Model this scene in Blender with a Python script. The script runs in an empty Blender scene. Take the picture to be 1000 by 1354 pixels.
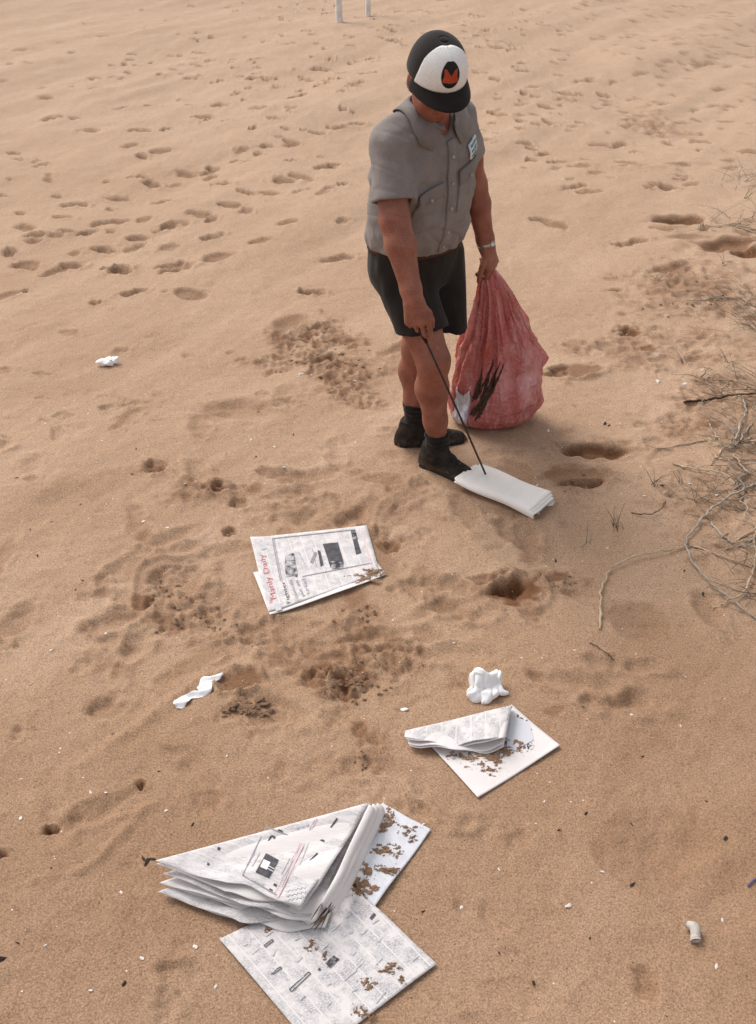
import bpy, math, random
import numpy as np
from mathutils import Vector, Matrix

scene = bpy.context.scene
col = scene.collection

# ---------------------------------------------------------------- camera
CAM_H, PITCH, FPX = 2.36, math.radians(34.0), 1400.0      # metres, radians, focal length in photo pixels (1000 x 1354)
cd = bpy.data.cameras.new('camera')
cd.sensor_fit = 'VERTICAL'; cd.sensor_height = 36.0; cd.lens = FPX / 1354.0 * 36.0
cd.clip_start = 0.05; cd.clip_end = 2000
cam = bpy.data.objects.new('camera', cd); col.objects.link(cam)
cam.location = (0, 0, CAM_H); cam.rotation_euler = (math.pi/2 - PITCH, 0, 0)
scene.camera = cam

# ---------------------------------------------------------------- sky and sun (overcast, brighter from far left)
SUN_DIR = np.array([-0.52, 0.50, 0.86]); SUN_DIR /= np.linalg.norm(SUN_DIR)
w = bpy.data.worlds.new('World'); scene.world = w; w.use_nodes = True
nt = w.node_tree; nt.nodes.clear()
sky = nt.nodes.new('ShaderNodeTexSky'); sky.sky_type = 'NISHITA'; sky.sun_disc = False
sky.sun_elevation = math.asin(SUN_DIR[2]); sky.sun_rotation = math.atan2(SUN_DIR[0], SUN_DIR[1])
sky.air_density = 1.0; sky.dust_density = 3.0
hs = nt.nodes.new('ShaderNodeHueSaturation'); hs.inputs['Saturation'].default_value = 0.22
bg = nt.nodes.new('ShaderNodeBackground'); bg.inputs['Strength'].default_value = 0.125
wo = nt.nodes.new('ShaderNodeOutputWorld')
nt.links.new(sky.outputs[0], hs.inputs['Color']); nt.links.new(hs.outputs[0], bg.inputs['Color']); nt.links.new(bg.outputs[0], wo.inputs['Surface'])
sd = bpy.data.lights.new('sun', 'SUN'); sd.energy = 1.15; sd.angle = math.radians(32); sd.color = (1.0, 0.95, 0.88)
sun = bpy.data.objects.new('sun', sd); col.objects.link(sun); sun.location = (-6, 6, 12)
sun.rotation_euler = Vector(SUN_DIR.tolist()).to_track_quat('Z', 'Y').to_euler()

scene.view_settings.view_transform = 'Standard'; scene.view_settings.look = 'None'
scene.view_settings.gamma = 1.0; scene.view_settings.use_curve_mapping = False
scene.view_settings.exposure = 0.70

# ---------------------------------------------------------------- noise
def _hash(ix, iy, iz, seed):
    h = (ix.astype(np.uint32) * np.uint32(374761393) + iy.astype(np.uint32) * np.uint32(668265263)
         + iz.astype(np.uint32) * np.uint32(2147483647) + np.uint32((seed * 974711 + 12345) & 0xffffffff))
    h = (h ^ (h >> np.uint32(13))) * np.uint32(1274126177)
    h = (h ^ (h >> np.uint32(16))) * np.uint32(2246822519)
    h = h ^ (h >> np.uint32(15))
    return (h.astype(np.float32) / np.float32(4294967295.0)) * 2 - 1
def noise2(x, y, seed=0):
    x = np.asarray(x, np.float32); y = np.asarray(y, np.float32)
    fx = np.floor(x); fy = np.floor(y); tx = x - fx; ty = y - fy
    ix = fx.astype(np.int64); iy = fy.astype(np.int64); z = np.zeros_like(ix)
    tx = tx*tx*tx*(tx*(tx*6-15)+10); ty = ty*ty*ty*(ty*(ty*6-15)+10)
    a = _hash(ix, iy, z, seed); b = _hash(ix+1, iy, z, seed); c = _hash(ix, iy+1, z, seed); d = _hash(ix+1, iy+1, z, seed)
    return (a*(1-tx)+b*tx)*(1-ty) + (c*(1-tx)+d*tx)*ty
def noise3(x, y, z, seed=0):
    x = np.asarray(x, np.float32); y = np.asarray(y, np.float32); z = np.asarray(z, np.float32)
    fx = np.floor(x); fy = np.floor(y); fz = np.floor(z); tx = x-fx; ty = y-fy; tz = z-fz
    ix = fx.astype(np.int64); iy = fy.astype(np.int64); iz = fz.astype(np.int64)
    tx = tx*tx*(3-2*tx); ty = ty*ty*(3-2*ty); tz = tz*tz*(3-2*tz)
    r = 0
    for dx in (0, 1):
        for dy in (0, 1):
            for dz in (0, 1):
                r = r + _hash(ix+dx, iy+dy, iz+dz, seed) * (tx if dx else 1-tx) * (ty if dy else 1-ty) * (tz if dz else 1-tz)
    return r
def fbm2(x, y, oct=4, seed=0, gain=.5):
    r = 0; a = 1.0
    for o in range(oct):
        r = r + a*noise2(x*(2.03**o), y*(2.03**o), seed+o*17); a *= gain
    return r
def sstep(a, b, x):
    t = np.clip((x-a)/(b-a), 0, 1); return t*t*(3-2*t)

# ---------------------------------------------------------------- photo rays -> places on the ground
_F = np.array([0, math.cos(PITCH), -math.sin(PITCH)]); _U = np.array([0, math.sin(PITCH), math.cos(PITCH)])
_C = np.array([0, 0, CAM_H])
def ray(u, v):
    return _F*FPX + np.array([1.0, 0, 0])*(u-500) - _U*(v-677)
def at_z(u, v, z=0.0):
    r = ray(u, v); return _C + r*((z-CAM_H)/r[2])
def at_y(u, v, y):
    r = ray(u, v); return _C + r*(y/r[1])

# ---------------------------------------------------------------- materials
MATS = {}
def lin(r, g, b):
    f = lambda c: (c/255)/12.92 if c/255 <= .04045 else ((c/255+.055)/1.055)**2.4
    return (f(r), f(g), f(b), 1)
class NB:
    def __init__(s, name):
        s.m = bpy.data.materials.new(name); s.m.use_nodes = True; s.t = s.m.node_tree; s.t.nodes.clear()
        s.o = s.n('ShaderNodeOutputMaterial'); s.b = s.n('ShaderNodeBsdfPrincipled'); s.l(s.b.outputs[0], s.o.inputs['Surface'])
    def n(s, typ, **k):
        x = s.t.nodes.new(typ)
        for a, b in k.items(): setattr(x, a, b)
        return x
    def l(s, a, b): s.t.links.new(a, b)
    def coord(s, kind='Object'):
        return s.n('ShaderNodeTexCoord').outputs[kind]
    def noise(s, vec, scale, detail=4, rough=.55, dist=0):
        x = s.n('ShaderNodeTexNoise'); x.inputs['Scale'].default_value = scale; x.inputs['Detail'].default_value = detail
        x.inputs['Roughness'].default_value = rough; x.inputs['Distortion'].default_value = dist; s.l(vec, x.inputs['Vector']); return x.outputs['Fac']
    def ramp(s, fac, stops):
        x = s.n('ShaderNodeValToRGB'); e = x.color_ramp.elements
        while len(e) < len(stops): e.new(0.5)
        for el, (p, c) in zip(e, stops): el.position = p; el.color = c if len(c) == 4 else (*c, 1)
        s.l(fac, x.inputs[0]); return x.outputs[0]
    def mix(s, fac, a, b, mode='MIX'):
        x = s.n('ShaderNodeMix', data_type='RGBA', blend_type=mode)
        for i, v in ((0, fac), (6, a), (7, b)):
            if isinstance(v, (float, int)): x.inputs[i].default_value = v
            elif isinstance(v, tuple): x.inputs[i].default_value = v
            else: s.l(v, x.inputs[i])
        return x.outputs[2]
    def math(s, op, a, b=0.0):
        x = s.n('ShaderNodeMath', operation=op)
        for i, v in ((0, a), (1, b)):
            if isinstance(v, (float, int)): x.inputs[i].default_value = v
            else: s.l(v, x.inputs[i])
        return x.outputs[0]
    def bump(s, h, strength=.3, dist=.01, prev=None):
        x = s.n('ShaderNodeBump'); x.inputs['Strength'].default_value = strength; x.inputs['Distance'].default_value = dist
        s.l(h, x.inputs['Height'])
        if prev is not None: s.l(prev, x.inputs['Normal'])
        s.l(x.outputs[0], s.b.inputs['Normal']); return x.outputs[0]
    def color(s, c):
        if isinstance(c, tuple): s.b.inputs['Base Color'].default_value = c
        else: s.l(c, s.b.inputs['Base Color'])
    def set(s, **k):
        for a, v in k.items(): s.b.inputs[a.replace('_', ' ')].default_value = v
def simple(name, c0, c1, scale=20, rough=.8, bump=.15, bscale=None, bdist=.004, lo=.35, hi=.65, spec=.3, **k):
    b = NB(name); v = b.coord()
    b.color(b.ramp(b.noise(v, scale), [(lo, c0), (hi, c1)]))
    b.set(Roughness=rough, Specular_IOR_Level=spec, **k)
    if bump: b.bump(b.noise(v, bscale or scale*3), bump, bdist)
    MATS[name] = b.m; return b.m

# ---------------------------------------------------------------- object helpers
def link(o, parent=None, label=None, cat=None, group=None, kind=None):
    col.objects.link(o)
    if parent is not None: o.parent = parent
    if label: o['label'] = label
    if cat: o['category'] = cat
    if group: o['group'] = group
    if kind: o['kind'] = kind
    return o
def empty(name, loc, label, cat, group=None):
    o = bpy.data.objects.new(name, None); o.empty_display_size = .1; o.location = loc
    return link(o, None, label, cat, group)
def mesh(name, verts, faces, mat, parent=None, smooth=True, label=None, cat=None, group=None, kind=None, uv=None, origin=None):
    """verts are world coordinates; a child of an Empty is stored relative to it, a top-level mesh relative to its own base."""
    verts = np.asarray(verts, np.float64).reshape(-1, 3)
    off = np.zeros(3); p = parent
    while p is not None: off += np.array(p.location); p = p.parent
    loc = np.zeros(3)
    if parent is None and kind != 'structure':
        loc = np.array([verts[:, 0].mean(), verts[:, 1].mean(), verts[:, 2].min()]) if origin is None else np.array(origin, float)
    me = bpy.data.meshes.new(name)
    me.from_pydata((verts-off-loc).tolist(), [], [list(map(int, f)) for f in faces] if not isinstance(faces, np.ndarray) else faces.tolist())
    if smooth: me.polygons.foreach_set('use_smooth', np.ones(len(me.polygons), bool))
    for mm in (mat if isinstance(mat, (list, tuple)) else [mat]): me.materials.append(mm)
    if uv is not None:
        ul = me.uv_layers.new(name='UVMap'); vi = np.zeros(len(me.loops), np.int32); me.loops.foreach_get('vertex_index', vi)
        ul.data.foreach_set('uv', np.asarray(uv, np.float32)[vi].ravel())
    me.update()
    o = bpy.data.objects.new(name, me); o.location = loc
    return link(o, parent, label, cat, group, kind)
def grid_faces(nu, nv, wrap=False):
    i = np.arange(nu-1)[:, None]; j = np.arange(nv if wrap else nv-1)[None, :]
    j2 = (j+1) % nv
    return np.stack([i*nv+j, (i+1)*nv+j, (i+1)*nv+j2, i*nv+j2], -1).reshape(-1, 4)
def tube(pts, radii, seg=6, cap=True):
    pts = np.asarray(pts, float); n = len(pts); radii = np.broadcast_to(np.asarray(radii, float), (n,))
    V = []; t0 = None; a = None
    for i in range(n):
        t = pts[min(i+1, n-1)] - pts[max(i-1, 0)]; t = t/(np.linalg.norm(t)+1e-9)
        if a is None:
            a = np.cross(t, [0, 0, 1.0] if abs(t[2]) < .9 else [1.0, 0, 0])
        a = a - t*(a@t); a /= np.linalg.norm(a)+1e-9; b = np.cross(t, a)
        for k in range(seg):
            th = 2*math.pi*k/seg; V.append(pts[i] + radii[i]*(math.cos(th)*a + math.sin(th)*b))
    Fc = grid_faces(n, seg, True).tolist()
    if cap: Fc.append(list(range(seg))[::-1]); Fc.append(list(range((n-1)*seg, n*seg)))
    return np.array(V), Fc
def join(parts):
    V = []; Fc = []; k = 0
    for v, f in parts:
        V.append(np.asarray(v, float).reshape(-1, 3)); Fc += [[int(i)+k for i in q] for q in f]; k += len(V[-1])
    return np.vstack(V), Fc
def spline(pts, n):
    """Catmull-Rom through points"""
    P = np.asarray(pts, float); m = len(P)
    if m < 3: return np.array([P[0]*(1-t)+P[-1]*t for t in np.linspace(0, 1, n)])
    Q = np.vstack([2*P[0]-P[1], P, 2*P[-1]-P[-2]]); out = []
    for t in np.linspace(0, m-1-1e-6, n):
        i = int(t); f = t-i; a, b, c, d = Q[i:i+4]
        out.append(.5*((2*b)+(-a+c)*f+(2*a-5*b+4*c-d)*f*f+(-a+3*b-3*c+d)*f**3))
    return np.array(out)

# ================================================================ the beach
def axis(fine0, fine1, step, g1, mid, g2, far, neg_far=None):
    out = list(np.arange(fine0, fine1, step)); s = step
    p = out[-1]
    while p < mid: s = step + g1*(p-fine1); p += max(s, step); out.append(p)
    s0 = s; q = p
    while p < far: s = s0 + g2*(p-q); p += s; out.append(p)
    return out
xs_pos = axis(0.0, 1.55, .009, .010, 6.5, .16, 420)
xs = np.array([-x for x in xs_pos[::-1][:-1]] + xs_pos)
ys_f = axis(1.0, 4.7, .009, .006, 17, .10, 600)
ys_b = []; p = 1.0; s = .009
while p > -60: s *= 1.12; p -= s; ys_b.append(p)
ys = np.array(ys_b[::-1] + ys_f)
NX, NY = len(xs), len(ys)
X, Y = np.meshgrid(xs, ys); X = X.astype(np.float32); Y = Y.astype(np.float32)
near = np.exp(-(((X-.2)/1.3)**2 + ((Y-3.2)/1.6)**2))                     # level ground where things lie
def swell(X, Y):
    X = np.asarray(X, np.float32); Y = np.asarray(Y, np.float32)
    nr = np.exp(-(((X-.2)/1.3)**2 + ((Y-3.2)/1.6)**2))
    a = X*.55 + Y*.83; b = X*.83 - Y*.55                                    # vehicle-combed ridges run towards far right
    z = .055*noise2(X*.35+3, Y*.30+7, 1) + .032*noise2(b*1.15, a*.22, 5) + .016*noise2(b*2.9, a*.5, 9) + .006*noise2(b*6.5, a*.9, 13)*sstep(3.2, 5.0, Y)
    z = z*(1-.85*nr)*sstep(220, 30, np.hypot(X, Y))
    z = z + .10*sstep(1.15, 2.6, X)*sstep(7.5, 5.2, Y)                         # toe of the dune under the dry grass
    return z
Z = swell(X, Y)
D = np.zeros_like(Z)                                                        # sand darkening (0..1): freshly turned, damp sand and the near ground
FADE = sstep(26, 14, Y)
def window(cx, cy, r):
    i0, i1 = np.searchsorted(ys, [cy-r, cy+r]); j0, j1 = np.searchsorted(xs, [cx-r, cx+r])
    return slice(max(i0-1, 0), i1+1), slice(max(j0-1, 0), j1+1)
def pit(cx, cy, la, lb, ang, depth, rim=.35, damp=.5, rough=.25, seed=0, flat=.5):
    sl = window(cx, cy, max(la, lb)*1.9); x = X[sl]; y = Y[sl]
    if x.size == 0: return
    c, s_ = math.cos(ang), math.sin(ang); a = ((x-cx)*c+(y-cy)*s_)/la; b = (-(x-cx)*s_+(y-cy)*c)/lb
    d = np.sqrt(a*a+b*b) + rough*1.2*noise2(x/(la*.55)+seed, y/(la*.55), seed) + rough*(.8 if cy < 5.2 else .12)*noise2(x/(la*.22)+seed, y/(la*.22), seed+3)
    Z[sl] += -depth*sstep(1.0, flat, d)*(1+(.35 if cy < 5.2 else .1)*noise2(x/(la*.3)+3, y/(la*.3), seed+9)) + depth*rim*np.exp(-((d-1.18)/.22)**2)*(.5+.9*noise2(x/(la*.35), y/(la*.35), seed+5))
    D[sl] = np.maximum(D[sl], damp*sstep(1.05, .7, d))
def churn(cx, cy, rx, ry, amp, scale, damp=.6, seed=0, ang=0, thr=.0):
    """lumpy, kicked-about sand"""
    sl = window(cx, cy, max(rx, ry)*1.5); x = X[sl]; y = Y[sl]
    c, s_ = math.cos(ang), math.sin(ang); a = ((x-cx)*c+(y-cy)*s_)/rx; b = (-(x-cx)*s_+(y-cy)*c)/ry
    d = np.sqrt(a*a+b*b) + .35*noise2(x*9, y*9, seed)+.25*noise2(x*22, y*22, seed+1)
    m = sstep(1.05, .45, d)
    n1 = 1-np.abs(noise2(x/scale, y/scale, seed+2))*2; n2 = noise2(x/scale*2.1, y/scale*2.1, seed+4); n3 = noise2(x/scale*4.5, y/scale*4.5, seed+6)
    h = .55*n1 + .5*n2 + .3*n3
    Z[sl] += 1.35*amp*m*h
    D[sl] = np.maximum(D[sl], damp*m*np.clip(.55+.5*noise2(x/scale*.6, y/scale*.6, seed+8)-.25*h, 0, 1))

def P(u, v): q = at_z(u, v, 0); return q[0], q[1]
rng = random.Random(11)
# small natural ripple and roughness everywhere
rip = .0035*fbm2(X*6, Y*6, 3, 21) + .0022*fbm2(X*21, Y*21, 3, 33)
farR = sstep(5, 9, Y)
Z += rip + FADE*farR*(.014*fbm2(X*2.2, Y*1.5, 3, 44))
# trampled far beach: many prints (the nearer ones as seen, the rest scattered)
seen = [(100,263),(155,257),(80,279),(30,292),(48,304),(115,300),(150,287),(215,264),(42,341),(95,345),(180,312),(135,325),(225,300),(265,285),
 (160,354),(225,350),(285,344),(175,385),(245,388),(447,347),(415,390),(245,229),(280,222),(315,214),(350,195),(385,190),(420,177),(450,170),(475,166),(200,242),
 (330,258),(355,260),(295,246),(305,274),(375,245),(400,240),(430,225),(440,222),(735,212),(766,219),(790,229),(832,214),(715,300),(735,306),(838,329),(765,250),(706,193),
 (20,198),(60,128),(65,155),(120,170),(190,207),(215,200),(185,173),(175,193),(270,155),(290,140),(340,147),(395,129),(425,92),(520,24+20),(405,22+20),(30,65),(690,95),(705,115),(655,107),(30,345),
 (640,185),(690,160),(725,140),(770,105),(660,68),(735,65),(900,62),(985,57),(925,82),(950,115),(960,155),(905,157),(880,250),(900,220),(690,135),(745,120),(660,150),(800,120)]
for i, (u, v) in enumerate(seen):
    x, y = P(u, v); r = rng.uniform(.055, .085)*(1+.008*y)
    pit(x, y, r*1.35, r*.75, rng.uniform(-.9, .6), rng.uniform(.018, .031), .4, .5, .3, i)
for i in range(2200):
    y = 5.2*(26/5.2)**(rng.random()**.62); hw = y*.5+1.2; x = rng.uniform(-hw, hw)
    if noise2(np.float32([x*.45]), np.float32([y*.33]), 77)[0] + .25*sstep(6, 12, np.float32([y]))[0] < rng.uniform(-.35, .55): continue
    if abs(x-.3) < .8 and y < 5.4 or (y < 7.5 and rng.random() < .6): continue
    r = rng.uniform(.022, .058)*(1+.012*y)
    pit(x, y, r*rng.uniform(1, 1.7), r*.8, rng.uniform(-1.2, 1.2), rng.uniform(.010, .026)*(1+.02*y), .45, .45, .35, i+100)
for k, (u0, v0, u1, v1, n) in enumerate([(0,380,490,232,12),(0,330,470,160,8),(120,385,480,290,6),(640,240,1000,120,10),(640,150,960,60,12)]):   # walked tracks
    x0, y0 = P(u0, v0); x1, y1 = P(u1, v1)
    for i in range(n):
        t = (i+.5)/n; x = x0+(x1-x0)*t+rng.gauss(0, .10); y = y0+(y1-y0)*t+rng.gauss(0, .12)
        pit(x, y, rng.uniform(.06, .11), rng.uniform(.035, .06), math.atan2(y1-y0, x1-x0), rng.uniform(.010, .024), .4, .4, .3, 2000+k*50+i)
for i in range(330):                                                       # scuffs and dimples in the near sand
    y = rng.uniform(1.2, 5.6); hw = y*.42+.5; x = rng.uniform(-hw, hw)
    if noise2(np.float32([x*1.1]), np.float32([y*1.1]), 78)[0] < rng.uniform(-.3, .5): continue
    r = rng.uniform(.012, .045); pit(x, y, r*rng.uniform(1, 2.6), r, rng.uniform(-1.2, 1.2), rng.uniform(.003, .010), .5, rng.uniform(0, .3), .4, i+3000)
for i in range(85):                                                       # overlapping, half-filled shoe prints where people walked about
    x, y = rng.gauss(-.25, .62), rng.gauss(3.15, .85)
    if not 1.9 < y < 5: continue
    an = rng.uniform(-.6, 2.2); pit(x, y, rng.uniform(.10, .15), rng.uniform(.042, .06), an, rng.uniform(.006, .017), .6, rng.uniform(.05, .40), .2, 4000+i, .15)
    pit(x-math.cos(an)*.12, y-math.sin(an)*.12, .04, .038, an, rng.uniform(.004, .012), .5, rng.uniform(.05, .45), .2, 4200+i, .1)
# churned clusters and prints round the man, as seen
CH = [(420,455,.30,.30,.016,.045,.75),(360,482,.22,.12,.012,.04,.6),(455,500,.22,.22,.015,.04,.7),(465,530,.16,.12,.011,.035,.5),
      (865,160,.35,.55,.02,.09,.6),(240,770,.17,.22,.014,.05,.5),(250,815,.22,.14,.013,.032,.75),(330,850,.27,.13,.012,.035,.55),(480,885,.16,.17,.02,.035,.9),(435,905,.09,.09,.02,.03,.9),(520,865,.10,.10,.013,.028,.7),
      (475,815,.15,.16,.010,.03,.6),(490,1010,.06,.16,.008,.024,.55),(425,1012,.07,.05,.006,.022,.4),(285,650,.25,.13,.011,.06,.45),(560,650,.26,.16,.008,.05,.35),
      (700,770,.20,.10,.012,.035,.6),(760,635,.16,.16,.012,.05,.6),(760,500,.22,.10,.013,.045,.5),(880,470,.5,.3,.012,.06,.5),(920,400,.5,.5,.016,.08,.6),(960,560,.35,.5,.010,.05,.55),(930,660,.3,.3,.006,.04,.4),
      (505,700,.05,.14,.008,.03,.6),(330,690,.10,.08,.007,.03,.4),(470,790,.05,.05,.008,.03,.6),(640,680,.25,.08,.005,.03,.3),(405,670,.25,.12,.006,.04,.3)]
for i, (u, v, rx, ry, amp, sc_, dm) in enumerate(CH):
    x, y = P(u, v); churn(x, y, rx, ry, amp, sc_, dm, 300+i*11)
PT = [(778,598,.17,.07,.05,.045,.9),(755,634,.18,.09,-.1,.035,.6),(680,786,.105,.085,.2,.055,1.0),(735,766,.06,.035,.3,.018,.8),(640,768,.06,.04,.2,.015,.6),(310,545,.17,.10,.05,.029,.35),(205,620,.055,.06,.5,.03,.5),(287,645,.05,.05,.3,.03,.7),(303,702,.03,.04,.3,.02,.7),(318,665,.05,.04,.3,.02,.4),
      (530,675,.11,.10,.2,.016,.3),(215,760,.13,.15,.7,.028,.35),(190,795,.05,.05,.1,.02,.8),(318,903,.075,.055,.4,.075,.75),(68,1098,.022,.016,.2,.03,1.0),(187,1037,.012,.02,.2,.025,1.0),(140,935,.07,.05,.3,.018,.35),(2,1130,.02,.015,.2,.02,.8),
      (898,301,.20,.12,.1,.05,.9),(905,326,.14,.05,.1,.02,.4),(955,338,.25,.14,.2,.05,.8),(985,352,.10,.10,.1,.05,1.0),(845,822,.10,.11,.3,.018,.35),(870,1120,.20,.13,.5,.020,.40),(515,722,.06,.05,.1,.02,.8),(470,795,.05,.06,.1,.014,.5),
      (890,370,.12,.10,.1,.03,.6),(828,447,.07,.06,.1,.03,.9),(855,470,.05,.05,.1,.02,.8),(655,725,.05,.02,.1,.004,.2),(430,480,.10,.05,.2,.03,.6),(380,430,.12,.07,.9,.02,.5),(760,497,.16,.06,.2,.03,.7),(820,590,.05,.04,.1,.01,.4),(430,870,.08,.04,.1,.016,.5),
      (735,940,.05,.02,.3,.006,.6),(475,965,.03,.04,.1,.01,.7),(600,640,.13,.05,-.6,.012,.3),(560,600,.18,.05,.1,.008,.3),(880,1010,.3,.2,.2,.012,.2),(960,1180,.2,.1,.2,.012,.2),(855,1300,.04,.05,.2,.01,.5),(40,690,.5,.25,.4,.018,.12),(120,650,.4,.12,.5,.012,.15)]
for i, (u, v, la, lb, an, dp, dm) in enumerate(PT):
    x, y = P(u, v); soft = la > .09 and dp < .03
    pit(x, y, la*(1.15 if soft else 1), lb*(1.15 if soft else 1), an, dp*(1.1 if soft else 1), .12 if soft else .35, dm, .14 if soft else .22, 500+i*7, -.1 if soft else .4)
# a few raised ridges of pushed-up sand
for k, (pts, hgt, wd) in enumerate([([(50,1165),(85,1158),(120,1145),(160,1105),(195,1068)], .010, .014),([(175,800),(180,755),(205,738),(245,738)], .014, .012),([(280,760),(255,790),(220,800)], .012, .015),([(495,690),(505,665),(535,652),(560,660)], .010, .010),
        ([(640,800),(690,808),(715,790),(722,765)], .012, .014),([(110,1010),(190,955),(260,905),(330,880)], .012, .03),([(690,640),(740,625),(800,625)], .016, .018),([(425,870),(455,865),(490,880)], .014, .014),([(770,215),(840,225),(930,215)], .02, .06),([(780,505),(830,480),(880,470)], .012, .03)]):
    q = spline([P(*p) for p in pts], 40)
    for (cx, cy) in q:
        sl = window(cx, cy, wd*3); Z[sl] = np.maximum(Z[sl], Z[sl]*0 + swell(X[sl], Y[sl]) + hgt*np.exp(-(((X[sl]-cx)**2+(Y[sl]-cy)**2)/wd**2)) * (1+.4*noise2(X[sl]*60, Y[sl]*60, k)) - .002)
D = np.maximum(D, .30*sstep(.15, .9, X+.25*noise2(X*1.3, Y*1.3, 88))*sstep(2.9, 2.2, Y+.4*noise2(X*.9, Y*.9, 89))*sstep(-2, .5, Y)*sstep(6, 2.5, X))   # darker ground towards the near right
D = np.maximum(D, .24*sstep(2.7, 1.7, Y+.3*noise2(X*1.1, Y*1.1, 87))*sstep(-2, .5, Y)*sstep(6, 2.5, np.abs(X)))  # darker ground across the nearest sand
# quiet sand where papers lie and where feet and bag stand
def calm(u, v, rx, ry, ang=0):
    x0, y0 = P(u, v); sl = window(x0, y0, max(rx, ry)*1.6); x = X[sl]-x0; y = Y[sl]-y0
    c, s_ = math.cos(ang), math.sin(ang); d = np.sqrt(((x*c+y*s_)/rx)**2+((-x*s_+y*c)/ry)**2); m = sstep(1.25, .85, d)
    Z[sl] = Z[sl]*(1-m) + (swell(X[sl], Y[sl])+.25*rip[sl])*m
for a in [(420,755,.26,.27),(640,985,.27,.22),(385,1150,.36,.24),(430,1265,.30,.26),(675,655,.20,.13),(600,622,.12,.16),(565,585,.20,.08),(650,545,.20,.16)]: calm(*a)
# fine grains of relief on top
Z += .0012*noise2(X*75, Y*75, 91)*sstep(6, 3, Y)

from bisect import bisect_right
def ground_z(x, y):
    j = min(max(bisect_right(xs, x)-1, 0), NX-2); i = min(max(bisect_right(ys, y)-1, 0), NY-2)
    tx = (x-xs[j])/(xs[j+1]-xs[j]); ty = (y-ys[i])/(ys[i+1]-ys[i])
    return float((Z[i, j]*(1-tx)+Z[i, j+1]*tx)*(1-ty)+(Z[i+1, j]*(1-tx)+Z[i+1, j+1]*tx)*ty)
def on_ground(u, v, lift=0.0):
    z = 0.0
    for _ in range(12):
        q = at_z(u, v, z+lift); z = .5*z + .5*ground_z(q[0], q[1])
    q = at_z(u, v, z+lift); return np.array([q[0], q[1], z+lift])

def sand_material():
    b = NB('sand'); v = b.coord()
    at = b.n('ShaderNodeAttribute', attribute_name='damp').outputs['Fac']
    big = b.noise(v, .9, 4); mid = b.noise(v, 7, 5)
    base = b.ramp(big, [(.30, (.325, .200, .120)), (.70, (.418, .278, .182))])
    mp = b.n('ShaderNodeMapping'); mp.inputs['Rotation'].default_value = (0, 0, -math.atan2(.83, .55)); b.l(v, mp.inputs['Vector'])
    mp2 = b.n('ShaderNodeMapping'); mp2.inputs['Scale'].default_value = (.30, 2.4, 1); b.l(mp.outputs[0], mp2.inputs['Vector'])
    dry = b.ramp(b.noise(mp2.outputs[0], 1.0, 5, .6), [(.46, (0, 0, 0)), (.68, (1, 1, 1))])
    sx = b.n('ShaderNodeSeparateXYZ'); b.l(v, sx.inputs[0]); mr = b.n('ShaderNodeMapRange'); mr.inputs['From Min'].default_value = 2.2; mr.inputs['From Max'].default_value = 10.0; b.l(sx.outputs['Y'], mr.inputs['Value'])   # paler towards the far beach
    base = b.mix(b.math('MULTIPLY', mr.outputs[0], .55), base, (.49, .355, .255, 1))
    base = b.mix(b.math('MULTIPLY', dry, .45), base, (.50, .355, .25, 1))
    base = b.mix(b.math('MULTIPLY', mid, .35), base, (.35, .213, .126, 1))
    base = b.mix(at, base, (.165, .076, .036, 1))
    g1 = b.noise(v, 190, 2, .7)                                            # coarse grains
    base = b.mix(1.0, base, b.ramp(g1, [(.25, (.52, .49, .47)), (.5, (1, 1, 1)), (.78, (1.40, 1.40, 1.45))]), 'MULTIPLY')
    g2 = b.noise(v, 520, 1, .6)
    base = b.mix(1.0, base, b.ramp(g2, [(.25, (.62, .60, .58)), (.5, (1, 1, 1)), (.75, (1.34, 1.36, 1.42))]), 'MULTIPLY')
    vo = b.n('ShaderNodeTexVoronoi'); vo.inputs['Scale'].default_value = 55; b.l(v, vo.inputs['Vector'])   # specks of shell and dark grit
    wn = b.n('ShaderNodeTexWhiteNoise'); b.l(vo.outputs['Position'], wn.inputs['Vector'])
    near_c = b.math('LESS_THAN', vo.outputs['Distance'], .13)
    white = b.math('MULTIPLY', near_c, b.math('GREATER_THAN', wn.outputs['Value'], .955))
    dark = b.math('MULTIPLY', near_c, b.math('LESS_THAN', wn.outputs['Value'], .06))
    base = b.mix(white, base, (.72, .62, .54, 1)); base = b.mix(dark, base, (.10, .055, .03, 1))
    b.color(base); b.set(Roughness=.92, Specular_IOR_Level=.15)
    n = b.bump(b.noise(v, 45, 5, .65), .55, .006)
    b.bump(g1, .5, .002, n)
    return b.m
SAND = sand_material()
gm = bpy.data.meshes.new('sand')
nv = NX*NY; co = np.stack([X, Y, Z], -1).reshape(-1, 3).astype(np.float32)
gm.vertices.add(nv); gm.vertices.foreach_set('co', co.ravel())
q = grid_faces(NY, NX)[:, ::-1].astype(np.int32); nf = len(q)
gm.loops.add(nf*4); gm.loops.foreach_set('vertex_index', q.ravel())
gm.polygons.add(nf); gm.polygons.foreach_set('loop_start', np.arange(0, nf*4, 4, dtype=np.int32)); gm.polygons.foreach_set('loop_total', np.full(nf, 4, np.int32))
gm.update(calc_edges=True); gm.polygons.foreach_set('use_smooth', np.ones(nf, bool))
at = gm.attributes.new('damp', 'FLOAT', 'POINT'); at.data.foreach_set('value', np.clip(D, 0, 1).ravel().astype(np.float32))  # holds turned damp sand and the darker near ground
gm.materials.append(SAND)
ground = bpy.data.objects.new('sand', gm); link(ground, kind='structure')

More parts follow.
